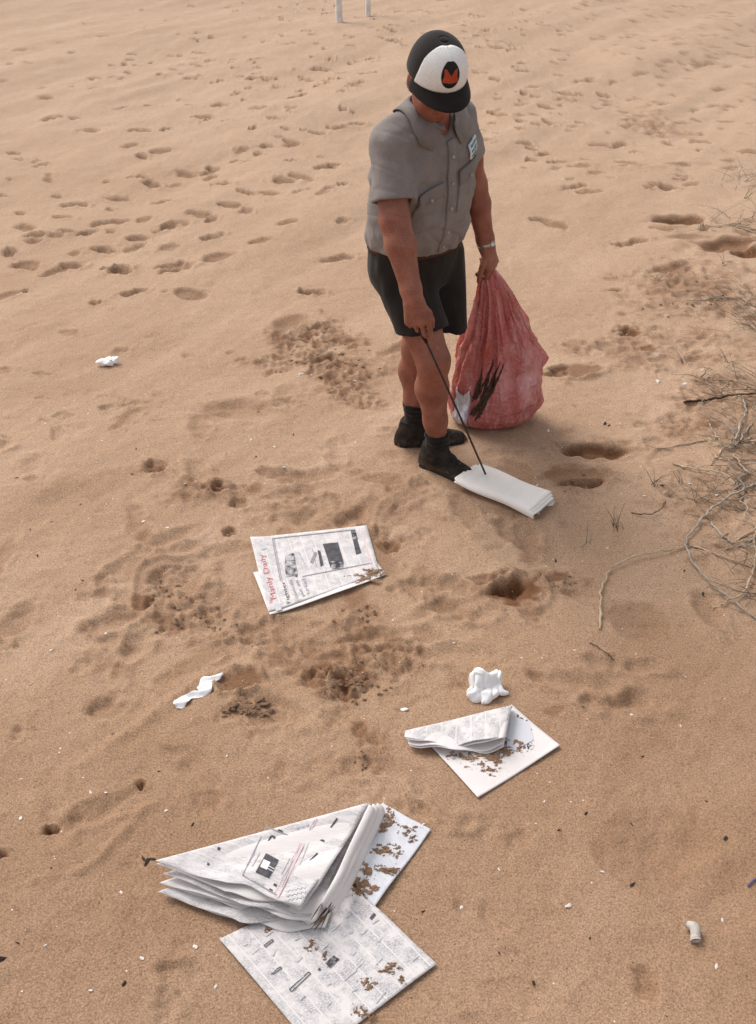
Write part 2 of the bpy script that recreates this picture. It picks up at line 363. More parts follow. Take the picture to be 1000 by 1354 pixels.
# ================================================================ signed-distance modelling (one continuous surface per part)
f4 = np.float32
def V3(*a): return np.array(a, f4)
def rc(p, a, b, ra, rb):
    a = np.asarray(a, f4); b = np.asarray(b, f4); ab = b-a; t = np.clip(((p-a)@ab)/(ab@ab), 0, 1)
    return np.linalg.norm(p-(a+t[:, None]*ab), axis=1) - (ra+(rb-ra)*t)
def chain(p, pts, rad, k=.0):
    d = None
    for i in range(len(pts)-1):
        e = rc(p, pts[i], pts[i+1], rad[i], rad[i+1]); d = e if d is None else smin(d, e, k)
    return d
def ell(p, c, r, B=None):
    q = p-np.asarray(c, f4)
    if B is not None: q = q@np.asarray(B, f4).T
    r = np.asarray(r, f4); k0 = np.linalg.norm(q/r, axis=1); k1 = np.linalg.norm(q/(r*r), axis=1)+1e-9
    return k0*(k0-1)/k1
def smin(a, b, k):
    if k <= 0: return np.minimum(a, b)
    h = np.clip(.5+.5*(b-a)/k, 0, 1); return b+(a-b)*h-k*h*(1-h)
def smax(a, b, k): return -smin(-a, -b, k)
def loft(p, keys, ang, n=2.4):
    """stack of super-elliptical sections: z, cx, cy, half width, half depth; ang = heading of the front"""
    K = np.array(keys, f4); z = np.clip(p[:, 2], K[0, 0], K[-1, 0])
    zz = np.linspace(K[0, 0], K[-1, 0], 80); S = []
    for c in range(1, 5):
        y = np.interp(zz, K[:, 0], K[:, c]); y = np.convolve(np.pad(y, 5, 'edge'), np.ones(11)/11, 'valid'); S.append(np.interp(z, zz, y).astype(f4))
    dx = p[:, 0]-S[0]; dy = p[:, 1]-S[1]; sa, ca = math.sin(ang), math.cos(ang)
    fw = dx*sa - dy*ca; rt = -dx*ca - dy*sa
    k = (np.abs(rt/S[2])**n + np.abs(fw/S[3])**n)**(1/n)
    d = (k-1)*np.minimum(S[2], S[3])
    over = np.abs(p[:, 2]-z); return np.where(over > 0, np.sqrt(np.maximum(d, 0)**2+over**2)+np.minimum(d, 0)*(over < .02), d)
def mesh_sdf(fn, lo, hi, h):
    lo = np.asarray(lo, f4); hi = np.asarray(hi, f4); B = 8
    nb = np.ceil((hi-lo)/h/B).astype(int)+1; N = nb*B
    g = np.stack(np.meshgrid(*[np.arange(n) for n in nb], indexing='ij'), -1).reshape(-1, 3)
    cen = lo+(g*B+(B-1)/2)*h; dc = fn(cen.astype(f4))
    Dm = np.empty(N, f4).reshape(nb[0], B, nb[1], B, nb[2], B)
    Dm[:] = np.where(dc < 0, -1, 1).reshape(nb)[:, None, :, None, :, None]
    act = g[np.abs(dc) < B*h*.87*1.7+.012]
    off = np.stack(np.meshgrid(*[np.arange(B)]*3, indexing='ij'), -1).reshape(-1, 3)
    for s in range(0, len(act), 1500):
        a = act[s:s+1500]; pts = lo+((a[:, None, :]*B+off[None])*h); d = fn(pts.reshape(-1, 3).astype(f4)).reshape(len(a), B, B, B)
        Dm[a[:, 0], :, a[:, 1], :, a[:, 2], :] = d
    Dm = Dm.reshape(N)
    S = Dm < 0; c = np.zeros(N-1, np.uint8)
    for i in (0, 1):
        for j in (0, 1):
            for k in (0, 1): c += S[i:N[0]-1+i, j:N[1]-1+j, k:N[2]-1+k]
    idx = np.argwhere((c > 0) & (c < 8)); vid = np.full(N-1, -1, np.int64); vid[tuple(idx.T)] = np.arange(len(idx))
    acc = np.zeros((len(idx), 3)); cnt = np.zeros(len(idx))
    cor = [(i, j, k) for i in (0, 1) for j in (0, 1) for k in (0, 1)]
    for a in cor:
        for b in cor:
            if a < b and sum(abs(x-y) for x, y in zip(a, b)) == 1:
                da = Dm[tuple((idx+a).T)]; db = Dm[tuple((idx+b).T)]; m = (da < 0) != (db < 0)
                t = np.where(m, da/(da-db+1e-12*(~m)), 0); acc += np.where(m[:, None], np.array(a)+t[:, None]*(np.array(b)-np.array(a)), 0); cnt += m
    verts = lo+(idx+acc/np.maximum(cnt, 1)[:, None])*h
    faces = []
    for ax in range(3):
        o1, o2 = (ax+1) % 3, (ax+2) % 3
        s0 = [slice(1, N[i]-1) for i in range(3)]; s1 = list(s0); s1[ax] = slice(2, N[ax])
        ch = np.argwhere(S[tuple(s0)] != S[tuple(s1)])+1
        if not len(ch): continue
        ins = S[tuple(ch.T)]; e1 = np.eye(3, dtype=int)[o1]; e2 = np.eye(3, dtype=int)[o2]
        qd = np.stack([vid[tuple((ch-e1-e2).T)], vid[tuple((ch-e2).T)], vid[tuple(ch.T)], vid[tuple((ch-e1).T)]], 1)
        qd[~ins] = qd[~ins][:, ::-1]; faces.append(qd)
    faces = np.vstack(faces); faces = faces[(faces >= 0).all(1)]
    return verts, faces
def march(fn, org, dirn, n=60, off=.0):
    """walk points along a direction until they meet the surface"""
    p = np.array(org, f4); dirn = np.asarray(dirn, f4)
    for _ in range(n): p = p + dirn*(np.clip(fn(p)-off, -.05, .05)*.8)[:, None]
    return p
def snap(fn, pts, off=.003, n=12):
    p = np.array(pts, f4); e = 2e-3
    for _ in range(n):
        d = fn(p); g = np.stack([fn(p+V3(*(e*np.eye(3)[i])))-d for i in range(3)], 1)/e
        g /= np.linalg.norm(g, axis=1)[:, None]+1e-6; p = p-g*((d-off)*.8)[:, None]
    return p
def strip(nu, nv, fn):
    """grid of points fn(u,v) for u,v in 0..1"""
    u, v = np.meshgrid(np.linspace(0, 1, nu), np.linspace(0, 1, nv), indexing='ij'); return fn(u.ravel(), v.ravel()), grid_faces(nu, nv)
def thicken(V, Fc, t, up=None):
    """closed slab from an open sheet (both sides plus rim)"""
    V = np.asarray(V, float); Fc = np.asarray(Fc); n = np.zeros_like(V)
    fn_ = np.cross(V[Fc[:, 2]]-V[Fc[:, 0]], V[Fc[:, 3]]-V[Fc[:, 1]])
    for k in range(4): np.add.at(n, Fc[:, k], fn_)
    n /= np.linalg.norm(n, axis=1)[:, None]+1e-12
    if up is not None and (n@np.asarray(up, float)).mean() < 0: n = -n; Fc = Fc[:, ::-1]
    W = np.vstack([V, V-n*t]); m = len(V); out = Fc.tolist()+(Fc[:, ::-1]+m).tolist()
    E = {}
    for f in Fc:
        for a, b in zip(f, np.roll(f, -1)): E[(a, b)] = 1
    for (a, b) in E:
        if (b, a) not in E: out.append([b, a, a+m, b+m])
    return W, out

# ================================================================ the man
TH = math.radians(40); HV = V3(math.sin(TH), -math.cos(TH), 0); RV = V3(-math.cos(TH), -math.sin(TH), 0); UP = V3(0, 0, 1)
skin = NB('skin'); v = skin.coord()
c_ = skin.ramp(skin.noise(v, 13, 5), [(.3, (.200, .060, .038)), (.7, (.385, .150, .100))])
c_ = skin.mix(skin.math('MULTIPLY', skin.ramp(skin.noise(v, 240, 3, .7), [(.40, (1, 1, 1)), (.56, (0, 0, 0))]), .6), c_, (.16, .06, .035, 1))
skin.color(c_); skin.set(Roughness=.55, Specular_IOR_Level=.35, Subsurface_Weight=.08, Subsurface_Radius=(.01, .004, .002), Subsurface_Scale=.6)
skin.bump(skin.noise(v, 150, 3), .18, .003); SKIN = skin.m
def fabric(name, c0, c1, weave=900, rough=.85, scale=14, bump=.2, sheen=.1):
    b = NB(name); v = b.coord(); a = b.ramp(b.noise(v, scale, 5), [(.3, c0), (.7, c1)])
    a = b.mix(1.0, a, b.ramp(b.noise(v, weave*.45, 2, .8), [(.25, (.72, .72, .72)), (.75, (1.22, 1.22, 1.22))]), 'MULTIPLY')
    b.color(a); b.set(Roughness=rough, Specular_IOR_Level=.15, Sheen_Weight=sheen)
    n = b.bump(b.noise(v, 38, 4, .6), bump, .006); b.bump(b.noise(v, weave, 1), .15, .001, n); MATS[name] = b.m; return b.m
SHIRT = fabric('grey_cotton', (.190, .163, .152), (.255, .222, .208)); SHIRT2 = fabric('grey_cotton_hem', (.172, .147, .137), (.22, .19, .178))
SHORTS = fabric('black_drill', (.012, .009, .008), (.022, .017, .014)); SOCK = fabric('black_wool', (.010, .008, .008), (.018, .014, .013), 500)
bb = NB('dark_suede'); v = bb.coord(); sx = bb.n('ShaderNodeSeparateXYZ'); bb.l(v, sx.inputs[0])
mr = bb.n('ShaderNodeMapRange'); mr.inputs['From Min'].default_value = .055; mr.inputs['From Max'].default_value = .0; bb.l(sx.outputs['Z'], mr.inputs['Value'])
bb.color(bb.mix(bb.math('MULTIPLY', mr.outputs[0], bb.ramp(bb.noise(v, 60, 4, .7), [(.42, (0, 0, 0)), (.62, (.8, .8, .8))])), bb.ramp(bb.noise(v, 25, 4), [(.35, (.014, .010, .009)), (.65, (.038, .028, .022))]), (.24, .15, .09, 1)))
bb.set(Roughness=.85, Specular_IOR_Level=.2); bb.bump(bb.noise(v, 75, 4), .4, .004); BOOT = bb.m; SOLE = simple('black_rubber', (.012, .010, .009), (.030, .024, .02), 30, .8, .2)
CAPB = fabric('black_mesh', (.010, .007, .006), (.018, .012, .010), 700); CAPW = fabric('white_foam', (.74, .72, .69), (.82, .80, .78), 800, sheen=.0)
RED = simple('red_felt', (.34, .045, .018), (.42, .07, .028), 30, .8, .1); INKB = simple('black_felt', (.010, .008, .008), (.02, .015, .014), 30, .8, .1)
HAIRM = simple('dark_hair', (.018, .010, .007), (.045, .026, .017), 120, .6, .5, 300)
STEEL = simple('watch_steel', (.45, .46, .47), (.62, .63, .64), 40, .3, .05, Metallic=.8); BTN = simple('shirt_button', (.30, .28, .27), (.42, .40, .38), 40, .4, 0)
PATCHW = simple('white_patch', (.62, .66, .68), (.74, .77, .78), 40, .8, .1); TEAL = simple('teal_thread', (.10, .20, .24), (.16, .27, .31), 40, .8, .1)
EYEW = simple('eye_white', (.55, .50, .46), (.65, .6, .56), 20, .3, 0); EYED = simple('eye_iris', (.02, .012, .008), (.04, .025, .015), 20, .2, 0)

RSH, REL, RWR = V3(.034, 3.695, 1.386), V3(.057, 3.590, 1.154), V3(.124, 3.505, .898)
LSH, LEL, LWR = V3(.290, 3.945, 1.415), V3(.362, 3.985, 1.155), V3(.422, 3.990, .915)
RHIP, RKN, RAN = V3(.075, 3.87, .90), V3(.213, 3.725, .555), V3(.250, 3.825, .115)
LHIP, LKN, LAN = V3(.215, 3.99, .90), V3(.160, 3.965, .50), V3(.165, 4.035, .115)
TORSO = [(.86, .140, 3.925, .165, .120), (.95, .140, 3.910, .178, .135), (1.05, .148, 3.880, .180, .150), (1.15, .155, 3.860, .185, .150), (1.26, .160, 3.840, .190, .138), (1.36, .168, 3.825, .178, .115), (1.43, .172, 3.82, .12, .08), (1.46, .175, 3.815, .07, .06)]
NECK0, NECK1 = V3(.172, 3.815, 1.40), V3(.186, 3.735, 1.545)
HC = V3(.190, 3.700, 1.597); HA = math.radians(18); HP = math.radians(30)
h0 = V3(math.sin(HA), -math.cos(HA), 0); HF = math.cos(HP)*h0-math.sin(HP)*UP; HU = math.sin(HP)*h0+math.cos(HP)*UP; HR = V3(-math.cos(HA), -math.sin(HA), 0)
HB = np.stack([HR, HF, HU]).astype(f4)
def hp(r, f, u): return HC + HR*f4(r) + HF*f4(f) + HU*f4(u)
def unit(a): a = np.asarray(a, f4); return a/np.linalg.norm(a)

# ---- hands: knuckle, three phalanges each
def hand(wr, along, back, thumb, spec, th_spec, w=.030):
    """returns list of (points, radii) ; along = wrist->knuckles, back = out of the back of the hand, thumb = towards the thumb side"""
    along = unit(along); back = unit(back-along*(back@along)); thumb = unit(np.cross(along, back))*(1 if np.dot(np.cross(along, back), thumb) > 0 else -1)
    out = []
    for i, (side, reach, bend, ln) in enumerate(spec):
        k = wr+along*f4(reach)+thumb*f4(side); pts = [k]; a = 0
        for b_, l_ in zip(bend, ln):
            a += b_; pts.append(pts[-1]+(along*f4(math.cos(a))-back*f4(math.sin(a)))*f4(l_))
        out.append((pts, [.0112, .0096, .0088, .0074]))
    pts = [wr+along*f4(.028)+thumb*f4(.022)]
    for (a, t, b_) in th_spec: pts.append(pts[-1]+along*f4(a)+thumb*f4(t)+back*f4(b_))
    out.append((pts, [.0165, .0130, .0110, .0090]))
    palm = [(wr, wr+along*f4(.045), .028, .027)]
    for side, reach, _, _ in spec: palm.append((wr+along*f4(.018)+thumb*f4(side*.55), wr+along*f4(reach)+thumb*f4(side), .0215, .0155))
    return palm, out
r_al = V3(.020, -.020, -.088)
RH = hand(RWR, r_al, V3(-.15, -1, .25), V3(1, 0, 0), [(.035, .083, (.20, .50, .7), (.048, .029, .022)), (.0115, .088, (.42, .6, .8), (.050, .031, .023)), (-.0115, .084, (.75, 1.0, .9), (.042, .028, .022)), (-.033, .076, (1.0, 1.1, .9), (.035, .022, .020))],
          [(.030, .020, -.012), (.030, .004, -.012), (.026, -.004, -.010)])
l_al = V3(.030, -.012, -.085)
LH = hand(LWR, l_al, V3(.75, -.45, .2), V3(-.5, -.9, 0), [(.030, .080, (.6, 1.1, .9), (.042, .027, .021)), (.010, .084, (.65, 1.1, .9), (.044, .029, .022)), (-.010, .080, (.75, 1.1, .9), (.040, .027, .021)), (-.029, .072, (.85, 1.1, .9), (.033, .021, .019))],
          [(.030, .022, -.014), (.032, .010, -.018), (.026, .002, -.014)])
def arm_sdf(p, grow=0.0):
    d = chain(p, [RSH, RSH+(REL-RSH)*.6, REL], [.052+grow, .054+grow, .050+grow], .02)
    d = smin(d, chain(p, [REL, REL+(RWR-REL)*.3, RWR-(RWR-REL)*.12, RWR], [.048+grow, .0525+grow, .036+grow, .031+grow], .02), .03)
    e = chain(p, [LSH, LSH+(LEL-LSH)*.6, LEL], [.050+grow, .051+grow, .044+grow], .02)
    e = smin(e, chain(p, [LEL, LEL+(LWR-LEL)*.3, LWR-(LWR-LEL)*.12, LWR], [.043+grow, .046+grow, .033+grow, .030+grow], .02), .03)
    return np.minimum(d, e)
def leg_sdf(p, grow=0.0):
    d = chain(p, [RHIP, RHIP*.45+RKN*.55, RKN], [.098+grow, .082+grow, .064+grow], .03)
    d = smin(d, rc(p, RKN+V3(.012, -.022, .012), RKN+V3(.012, -.020, -.04), .040+grow, .038+grow), .03)
    cb = V3(-.010, .022, 0)
    d = smin(d, chain(p, [RKN, RKN*.66+RAN*.34+cb, RKN*.3+RAN*.7+cb*.4, RAN], [.058+grow, .064+grow, .046+grow, .040+grow], .03), .03)
    e = chain(p, [LHIP, LHIP*.45+LKN*.55, LKN], [.098+grow, .082+grow, .062+grow], .03)
    e = smin(e, chain(p, [LKN, LKN*.66+LAN*.34+cb, LKN*.3+LAN*.7+cb*.4, LAN], [.057+grow, .062+grow, .046+grow, .040+grow], .03), .03)
    return np.minimum(d, e)
def head_sdf(p):
    d = ell(p, hp(0, -.008, .028), (.077, .098, .094), HB)
    d = smin(d, ell(p, hp(0, .020, -.040), (.064, .070, .080), HB), .03)
    d = smin(d, ell(p, hp(0, .062, -.092), (.034, .028, .026), HB), .035)              # chin
    for s in (-1, 1):
        d = smin(d, ell(p, hp(s*.044, .030, -.072), (.024, .040, .026), HB), .03)       # jaw
        d = smin(d, ell(p, hp(s*.040, .066, -.030), (.024, .022, .022), HB), .025)      # cheek
        d = smin(d, rc(p, hp(s*.012, .094, .018), hp(s*.045, .080, .020), .011, .010), .018)   # brow
        d = smax(d, -ell(p, hp(s*.032, .101, -.002), (.018, .016, .012), HB), .012)     # eye socket
        ear = smax(ell(p, hp(s*.082, -.008, -.016), (.012, .021, .034), HB), -ell(p, hp(s*.094, -.004, -.012), (.010, .012, .020), HB), .008)
        d = smin(d, ear, .010)
    d = smin(d, chain(p, [hp(0, .092, .010), hp(0, .112, -.020), hp(0, .116, -.036)], [.010, .013, .016], .01), .014)   # nose
    for s in (-1, 1): d = smin(d, ell(p, hp(s*.013, .103, -.040), (.010, .012, .009), HB), .01)
    d = smin(d, rc(p, hp(-.020, .086, -.066), hp(.020, .086, -.066), .009, .009), .012)   # lips
    d = smin(d, rc(p, hp(-.017, .086, -.079), hp(.017, .086, -.079), .009, .009), .010)
    d = smax(d, -rc(p, hp(-.024, .099, -.0725), hp(.024, .099, -.0725), .0035, .0035), .006)
    return d
def body_sdf(p):
    d = loft(p, TORSO, TH)+.012
    d = smin(d, rc(p, NECK0, NECK1, .066, .060), .04)
    d = smin(d, head_sdf(p), .03)
    d = smin(d, arm_sdf(p), .03)
    d = smin(d, leg_sdf(p), .03)
    for palm, fing in (RH, LH):
        hd = None
        for a, b, ra, rb in palm:
            e = rc(p, a, b, ra, rb); hd = e if hd is None else smin(hd, e, .008)
        for pts, rad in fing: hd = smin(hd, chain(p, pts, rad, .002), .0035)
        d = smin(d, hd, .018)
    for a, f in ((RAN, V3(.16, -.125, 0)), (LAN, V3(.20, .01, 0))):                    # feet (inside the boots)
        d = smin(d, rc(p, a+V3(0, 0, -.03), a+f*.8+V3(0, 0, -.075), .022, .014), .03)
    return d
GZ = ground_z(.2, 3.9)
man = empty('person', (.19, 3.90, GZ), 'person in grey short-sleeved shirt, black shorts and cap spearing paper with a stick', 'person')
vb, fb = mesh_sdf(body_sdf, (-.12, 3.36, .0), (.56, 4.30, 1.76), .0042)
mesh('body', vb, fb, SKIN, man)
for s in (-1, 1):
    # eyes
    th, ph = np.meshgrid(np.linspace(0, math.pi, 9), np.linspace(0, 2*math.pi, 14, endpoint=False), indexing='ij')
    sp = np.stack([np.sin(th)*np.cos(ph), np.cos(th), np.sin(th)*np.sin(ph)], -1).reshape(-1, 3)*.0115
    ctr = hp(s*.032, .084, -.002)
    e = mesh('eye', ctr+sp@HB, grid_faces(9, 14, True), EYEW, man)
    k = sp.copy(); k[:, 1] = np.abs(k[:, 1])*.0; mesh('iris', ctr+HF*.0116+(sp*.42)@HB, grid_faces(9, 14, True), EYED, e)

# ---- hair below the cap
def hair_sdf(p):
    d = head_sdf(p)-.005-.002*noise3(p[:, 0]*160, p[:, 1]*160, p[:, 2]*90, 3)
    q = (p-HC)@HB.T
    cut = np.maximum(q[:, 2]-.045, np.maximum(q[:, 1]-.012-.25*np.clip(q[:, 2]+.02, -.05, .05), -.062-q[:, 2]-.25*q[:, 1]))
    side = np.maximum(cut, .030-np.abs(q[:, 0])-np.maximum(-q[:, 1], 0)*2)
    earz = ell(p, hp(.086, -.008, -.016), (.022, .025, .038), HB); earz2 = ell(p, hp(-.086, -.008, -.016), (.022, .025, .038), HB)
    return np.maximum(np.maximum(d, side), -np.minimum(earz, earz2))
vh, fh = mesh_sdf(hair_sdf, HC-.16, HC+.16, .004); mesh('hair', vh, fh, HAIRM, man)

# ---- shirt
TSH = [(.905, .140, 3.915, .182, .142), (.95, .141, 3.908, .188, .150), (1.00, .147, 3.890, .194, .164), (1.06, .150, 3.878, .192, .168), (1.15, .156, 3.860, .193, .163), (1.26, .160, 3.840, .196, .150), (1.35, .167, 3.825, .184, .128), (1.415, .172, 3.82, .130, .092), (1.455, .176, 3.812, .084, .074)]
def sleeve(p, g=0):
    a = RSH+V3(.012, .01, .0); b = RSH+(REL-RSH)*.92; d = rc(p, a, b, .066+g, .082+g)
    a2 = LSH+V3(-.012, -.01, 0); b2 = LSH+(LEL-LSH)*.72; e = rc(p, a2, b2, .066+g, .070+g)
    ar = unit(REL-RSH); al = unit(LEL-LSH)
    d = smax(d, (p-(RSH+(REL-RSH)*.76))@ar, .006); e = smax(e, (p-(LSH+(LEL-LSH)*.56))@al, .006); return d, e
def shirt_base(p):
    d = loft(p, TSH, TH); a, b = sleeve(p)
    d = smin(d, a, .065); d = smin(d, b, .055)
    d = smin(d, rc(p, V3(.172, 3.82, 1.438), RSH+V3(.02, .02, .006), .058, .062), .06); d = smin(d, rc(p, V3(.175, 3.82, 1.438), LSH+V3(-.02, -.02, .002), .054, .056), .06)
    return d
def wr(p):
    x = p@RV; f = p@HV; z = p[:, 2]
    w1 = .0062*noise3(x*8+z*4, f*8, z*20, 1) + .0036*noise3(x*20+z*12, f*20, z*34, 2)
    low = np.exp(-((z-.985)/.06)**2); w2 = low*.008*noise3(x*30, f*30, z*22, 4)                       # blousing above the belt
    dia = np.sin((z*.8+x*.9)*70+3*noise3(x*6, f*6, z*6, 5)); arm = np.exp(-((z-1.25)/.10)**2)*np.exp(-((np.abs((p-V3(.16, 3.84, 0))@RV)-.13)/.06)**2)
    crease = np.abs(noise3(x*5+z*3, f*5, z*17-x*9, 8)); w3 = -.005*np.exp(-(crease/.09)**2)*np.clip(.5+noise3(x*7, f*7, z*7, 14), 0, 1)
    soft = np.clip(np.minimum(np.abs((p-(RSH+(REL-RSH)*.76))@unit(REL-RSH)), np.abs((p-(LSH+(LEL-LSH)*.56))@unit(LEL-LSH)))/.05, .25, 1)
    return (w1+w2+.0035*dia*arm+w3*1.3)*soft
def neck_hole(p):
    a = rc(p, NECK0+V3(0, 0, -.01), NECK1, .069, .072)
    fr = V3(.172, 3.82, 1.44)+HV*.070; b = rc(p, fr+UP*.03, fr+HV*.062-UP*.070, .045, .006)
    return smin(a, b, .015)
def shirt_sdf(p):
    d = shirt_base(p)-wr(p)
    d = smax(d, -neck_hole(p), .006)
    d = np.maximum(d, .968-p[:, 2]-.008*noise3(p[:, 0]*14, p[:, 1]*14, p[:, 2]*0, 12))
    inner = np.maximum(arm_sdf(p, .014), -np.minimum((p-(RSH+(REL-RSH)*.5))@unit(REL-RSH)*-1+0, 9)*1.0*0-9)
    ar = unit(REL-RSH); al = unit(LEL-LSH)
    cr = np.maximum(rc(p, RSH+(REL-RSH)*.58, REL, .062, .066), -((p-(RSH+(REL-RSH)*.62))@ar)); cl = np.maximum(rc(p, LSH+(LEL-LSH)*.42, LEL, .058, .060), -((p-(LSH+(LEL-LSH)*.46))@al))
    return smax(smax(d, -cr, .004), -cl, .004)
vs, fs = mesh_sdf(shirt_sdf, (-.14, 3.50, .88), (.50, 4.16, 1.54), .0046)
shirt = mesh('shirt', vs, fs, SHIRT, man)
def shirt_face(p): return shirt_base(p)-wr(p)
CH0 = V3(.160, 3.845, 0)
def chest(rt, z, off=.003):
    """points on the front of the shirt: rt metres to his right of the buttons, z height"""
    rt = np.asarray(rt, f4); z = np.asarray(z, f4); o = CH0+RV*rt[:, None]+UP*(z-.30*rt)[:, None]+HV*.30
    return march(shirt_face, o, -HV, 50, off)
def chest_patch(name, corners, off, t, mat, parent, nu=14, nv=14):
    c = np.array(corners, float)                       # four (rt, z)
    def f(u, v):
        q = (c[0]*(1-u)[:, None]+c[1]*u[:, None])*(1-v)[:, None]+(c[3]*(1-u)[:, None]+c[2]*u[:, None])*v[:, None]
        return chest(q[:, 0], q[:, 1], off)
    Vp, Fp = strip(nu, nv, f); Wp, Gp = thicken(Vp, Fp, t, HV); return mesh(name, Wp, Gp, mat, parent)
chest_patch('placket', [(-.018, 1.385), (.016, 1.385), (.016, .982), (-.018, .982)], .0065, .010, SHIRT, shirt, 5, 60)
for s, nm in ((1, 'pocket'), (-1, 'pocket')):
    x0, x1 = (.040, .145) if s > 0 else (-.145, -.040)
    pk = chest_patch(nm, [(x0, 1.245), (x1, 1.245), (x1-.004*s, 1.115), (x0+.004*s, 1.115)], .0055, .008, SHIRT, shirt, 16, 18)
    xm = (x0+x1)/2
    chest_patch('pocket_flap', [(x0-.003, 1.262), (x1+.003, 1.262), (x1+.003, 1.214), (x0-.003, 1.214)], .0105, .009, SHIRT2, pk, 16, 8)
    pb = chest([xm], [1.224], .014)[0]; bv, bf = tube([pb, pb+HV*.004], [.0065, .0060], 12); mesh('button', bv, bf, BTN, pk)
for z in (1.33, 1.24, 1.15, 1.06, 1.0):
    pb = chest([.0], [z], .008)[0]; bv, bf = tube([pb, pb+HV*.0045], [.0065, .006], 12); mesh('button', bv, bf, BTN, shirt)
np_ = chest_patch('name_patch', [(-.142, 1.332), (-.088, 1.326), (-.090, 1.276), (-.144, 1.282)], .0120, .007, PATCHW, shirt, 10, 10)
for a, b, m in ((.10, .30, TEAL), (.42, .58, TEAL), (.70, .86, TEAL)):
    f = lambda u, v: (-.142+u*.054, 1.332-u*.006-v*.050)
    for k in range(5):
        u0, u1 = .10+k*.165, .10+k*.165+(.125 if (k+int(a*10)) % 3 else .09)
        chest_patch('patch_lettering', [f(u0, a), f(u1, a), f(u1, b), f(u0, b)], .0132, .0012, m, np_, 3, 3)
# collar: stand round the neck, fall with points
def collar():
    n = 61; rows = []
    c0 = V3(.178, 3.806, 1.462); ax = unit(NECK1-NECK0)
    t = np.linspace(-1, 1, n); ang = t*math.radians(163)                 # 0 = back of neck
    fw = -np.cos(ang); rt = np.sin(ang)
    open_ = sstep(.72, 1.0, np.abs(t))
    base = c0+HV*(fw*.088+.012+.012*open_)[:, None]+RV*(rt*.084)[:, None]+UP*(.018-.042*(fw*.5+.5)-.020*open_)[:, None]
    top = base+UP*(.030-.010*open_)[:, None]-HV*(fw*.010)[:, None]-RV*(rt*.010)[:, None]
    ln = .040+.046*sstep(.50, .90, np.abs(t))*(1-.0*open_)
    out = base+HV*(fw*ln*.75)[:, None]+RV*(rt*ln*1.0)[:, None]-UP*(ln*.55)[:, None]+HV*(.018*open_)[:, None]
    out[:2] = out[2]; out[-2:] = out[-3]
    out = snap(shirt_face, out, .008)
    mid = snap(shirt_face, (base+out)/2+UP*.004, .012)
    ridge = top
    rows = [base+UP*.004, (base+top)/2, ridge, ridge*.75+mid*.25+UP*.006, mid*.8+ridge*.2, out]
    Vc = np.vstack(rows); return thicken(Vc, grid_faces(len(rows), n), .0035, None)
cv, cf = collar(); mesh('collar', cv, cf, SHIRT2, shirt)

# ---- shorts
def shorts_outer(p):
    d = loft(p, [(.78, .142, 3.935, .170, .128), (.86, .140, 3.925, .178, .138), (.93, .140, 3.913, .180, .142), (.99, .142, 3.905, .180, .145)], TH)
    r = rc(p, RHIP+V3(.01, 0, -.03), RHIP+(RKN-RHIP)*1.02, .108, .098); l = rc(p, LHIP+V3(.015, 0, -.02), LHIP+V3(.055, -.035, -.36), .105, .098)
    return d, r, l
def shorts_sdf(p):
    x = p@RV; z = p[:, 2]; w_ = .006*noise3(x*14, p@HV*14, z*6, 31)+.003*noise3(x*30, p@HV*30, z*12, 33)
    d, r, l = shorts_outer(p); rax = unit(RKN-RHIP)
    r = smax(r, (p-(RHIP+(RKN-RHIP)*.68))@unit(rax+V3(-.12, .12, -.6)), .004); l = smax(l, .600-p[:, 2]-.12*(p[:, 0]-.27), .004)
    d = smin(smin(smax(d, .80-p[:, 2], .02), r, .035), l, .025)-w_
    hr = np.maximum(rc(p, RHIP+(RKN-RHIP)*.50, RKN+(RKN-RHIP)*.3, .088, .088), -(p-(RHIP+(RKN-RHIP)*.57))@rax)
    hl = np.maximum(rc(p, V3(.265, 3.96, .72), V3(.272, 3.955, .45), .076, .076), p[:, 2]-.66)
    d = smax(d, -np.minimum(hr, hl), .004)
    return np.maximum(d, p[:, 2]-.985)
vq, fq = mesh_sdf(shorts_sdf, (-.10, 3.56, .48), (.46, 4.16, .99), .0046); shorts = mesh('shorts', vq, fq, SHORTS, man)
BELT = simple('brown_leather', (.045, .014, .008), (.07, .024, .013), 30, .6, .2)
ang = np.linspace(0, 2*math.pi, 65)[:-1]; rows = []
for z in (.950, .957, .966):
    k = 2/2.4; cs, sn = np.cos(ang), np.sin(ang)
    rows.append(V3(.140, 3.915, 0)+RV*(np.sign(cs)*np.abs(cs)**k*.187)[:, None]+HV*(np.sign(sn)*np.abs(sn)**k*.151)[:, None]+UP*z)
Vr = np.vstack(rows); W, G = thicken(Vr, grid_faces(3, 64, True), .006); nn = W[:len(Vr)]-W[len(Vr):]
if (nn*(Vr-V3(.14, 3.915, .92))).sum() < 0: W, G = thicken(Vr, grid_faces(3, 64, True)[:, ::-1], .006)
mesh('belt', W, G, BELT, shorts)

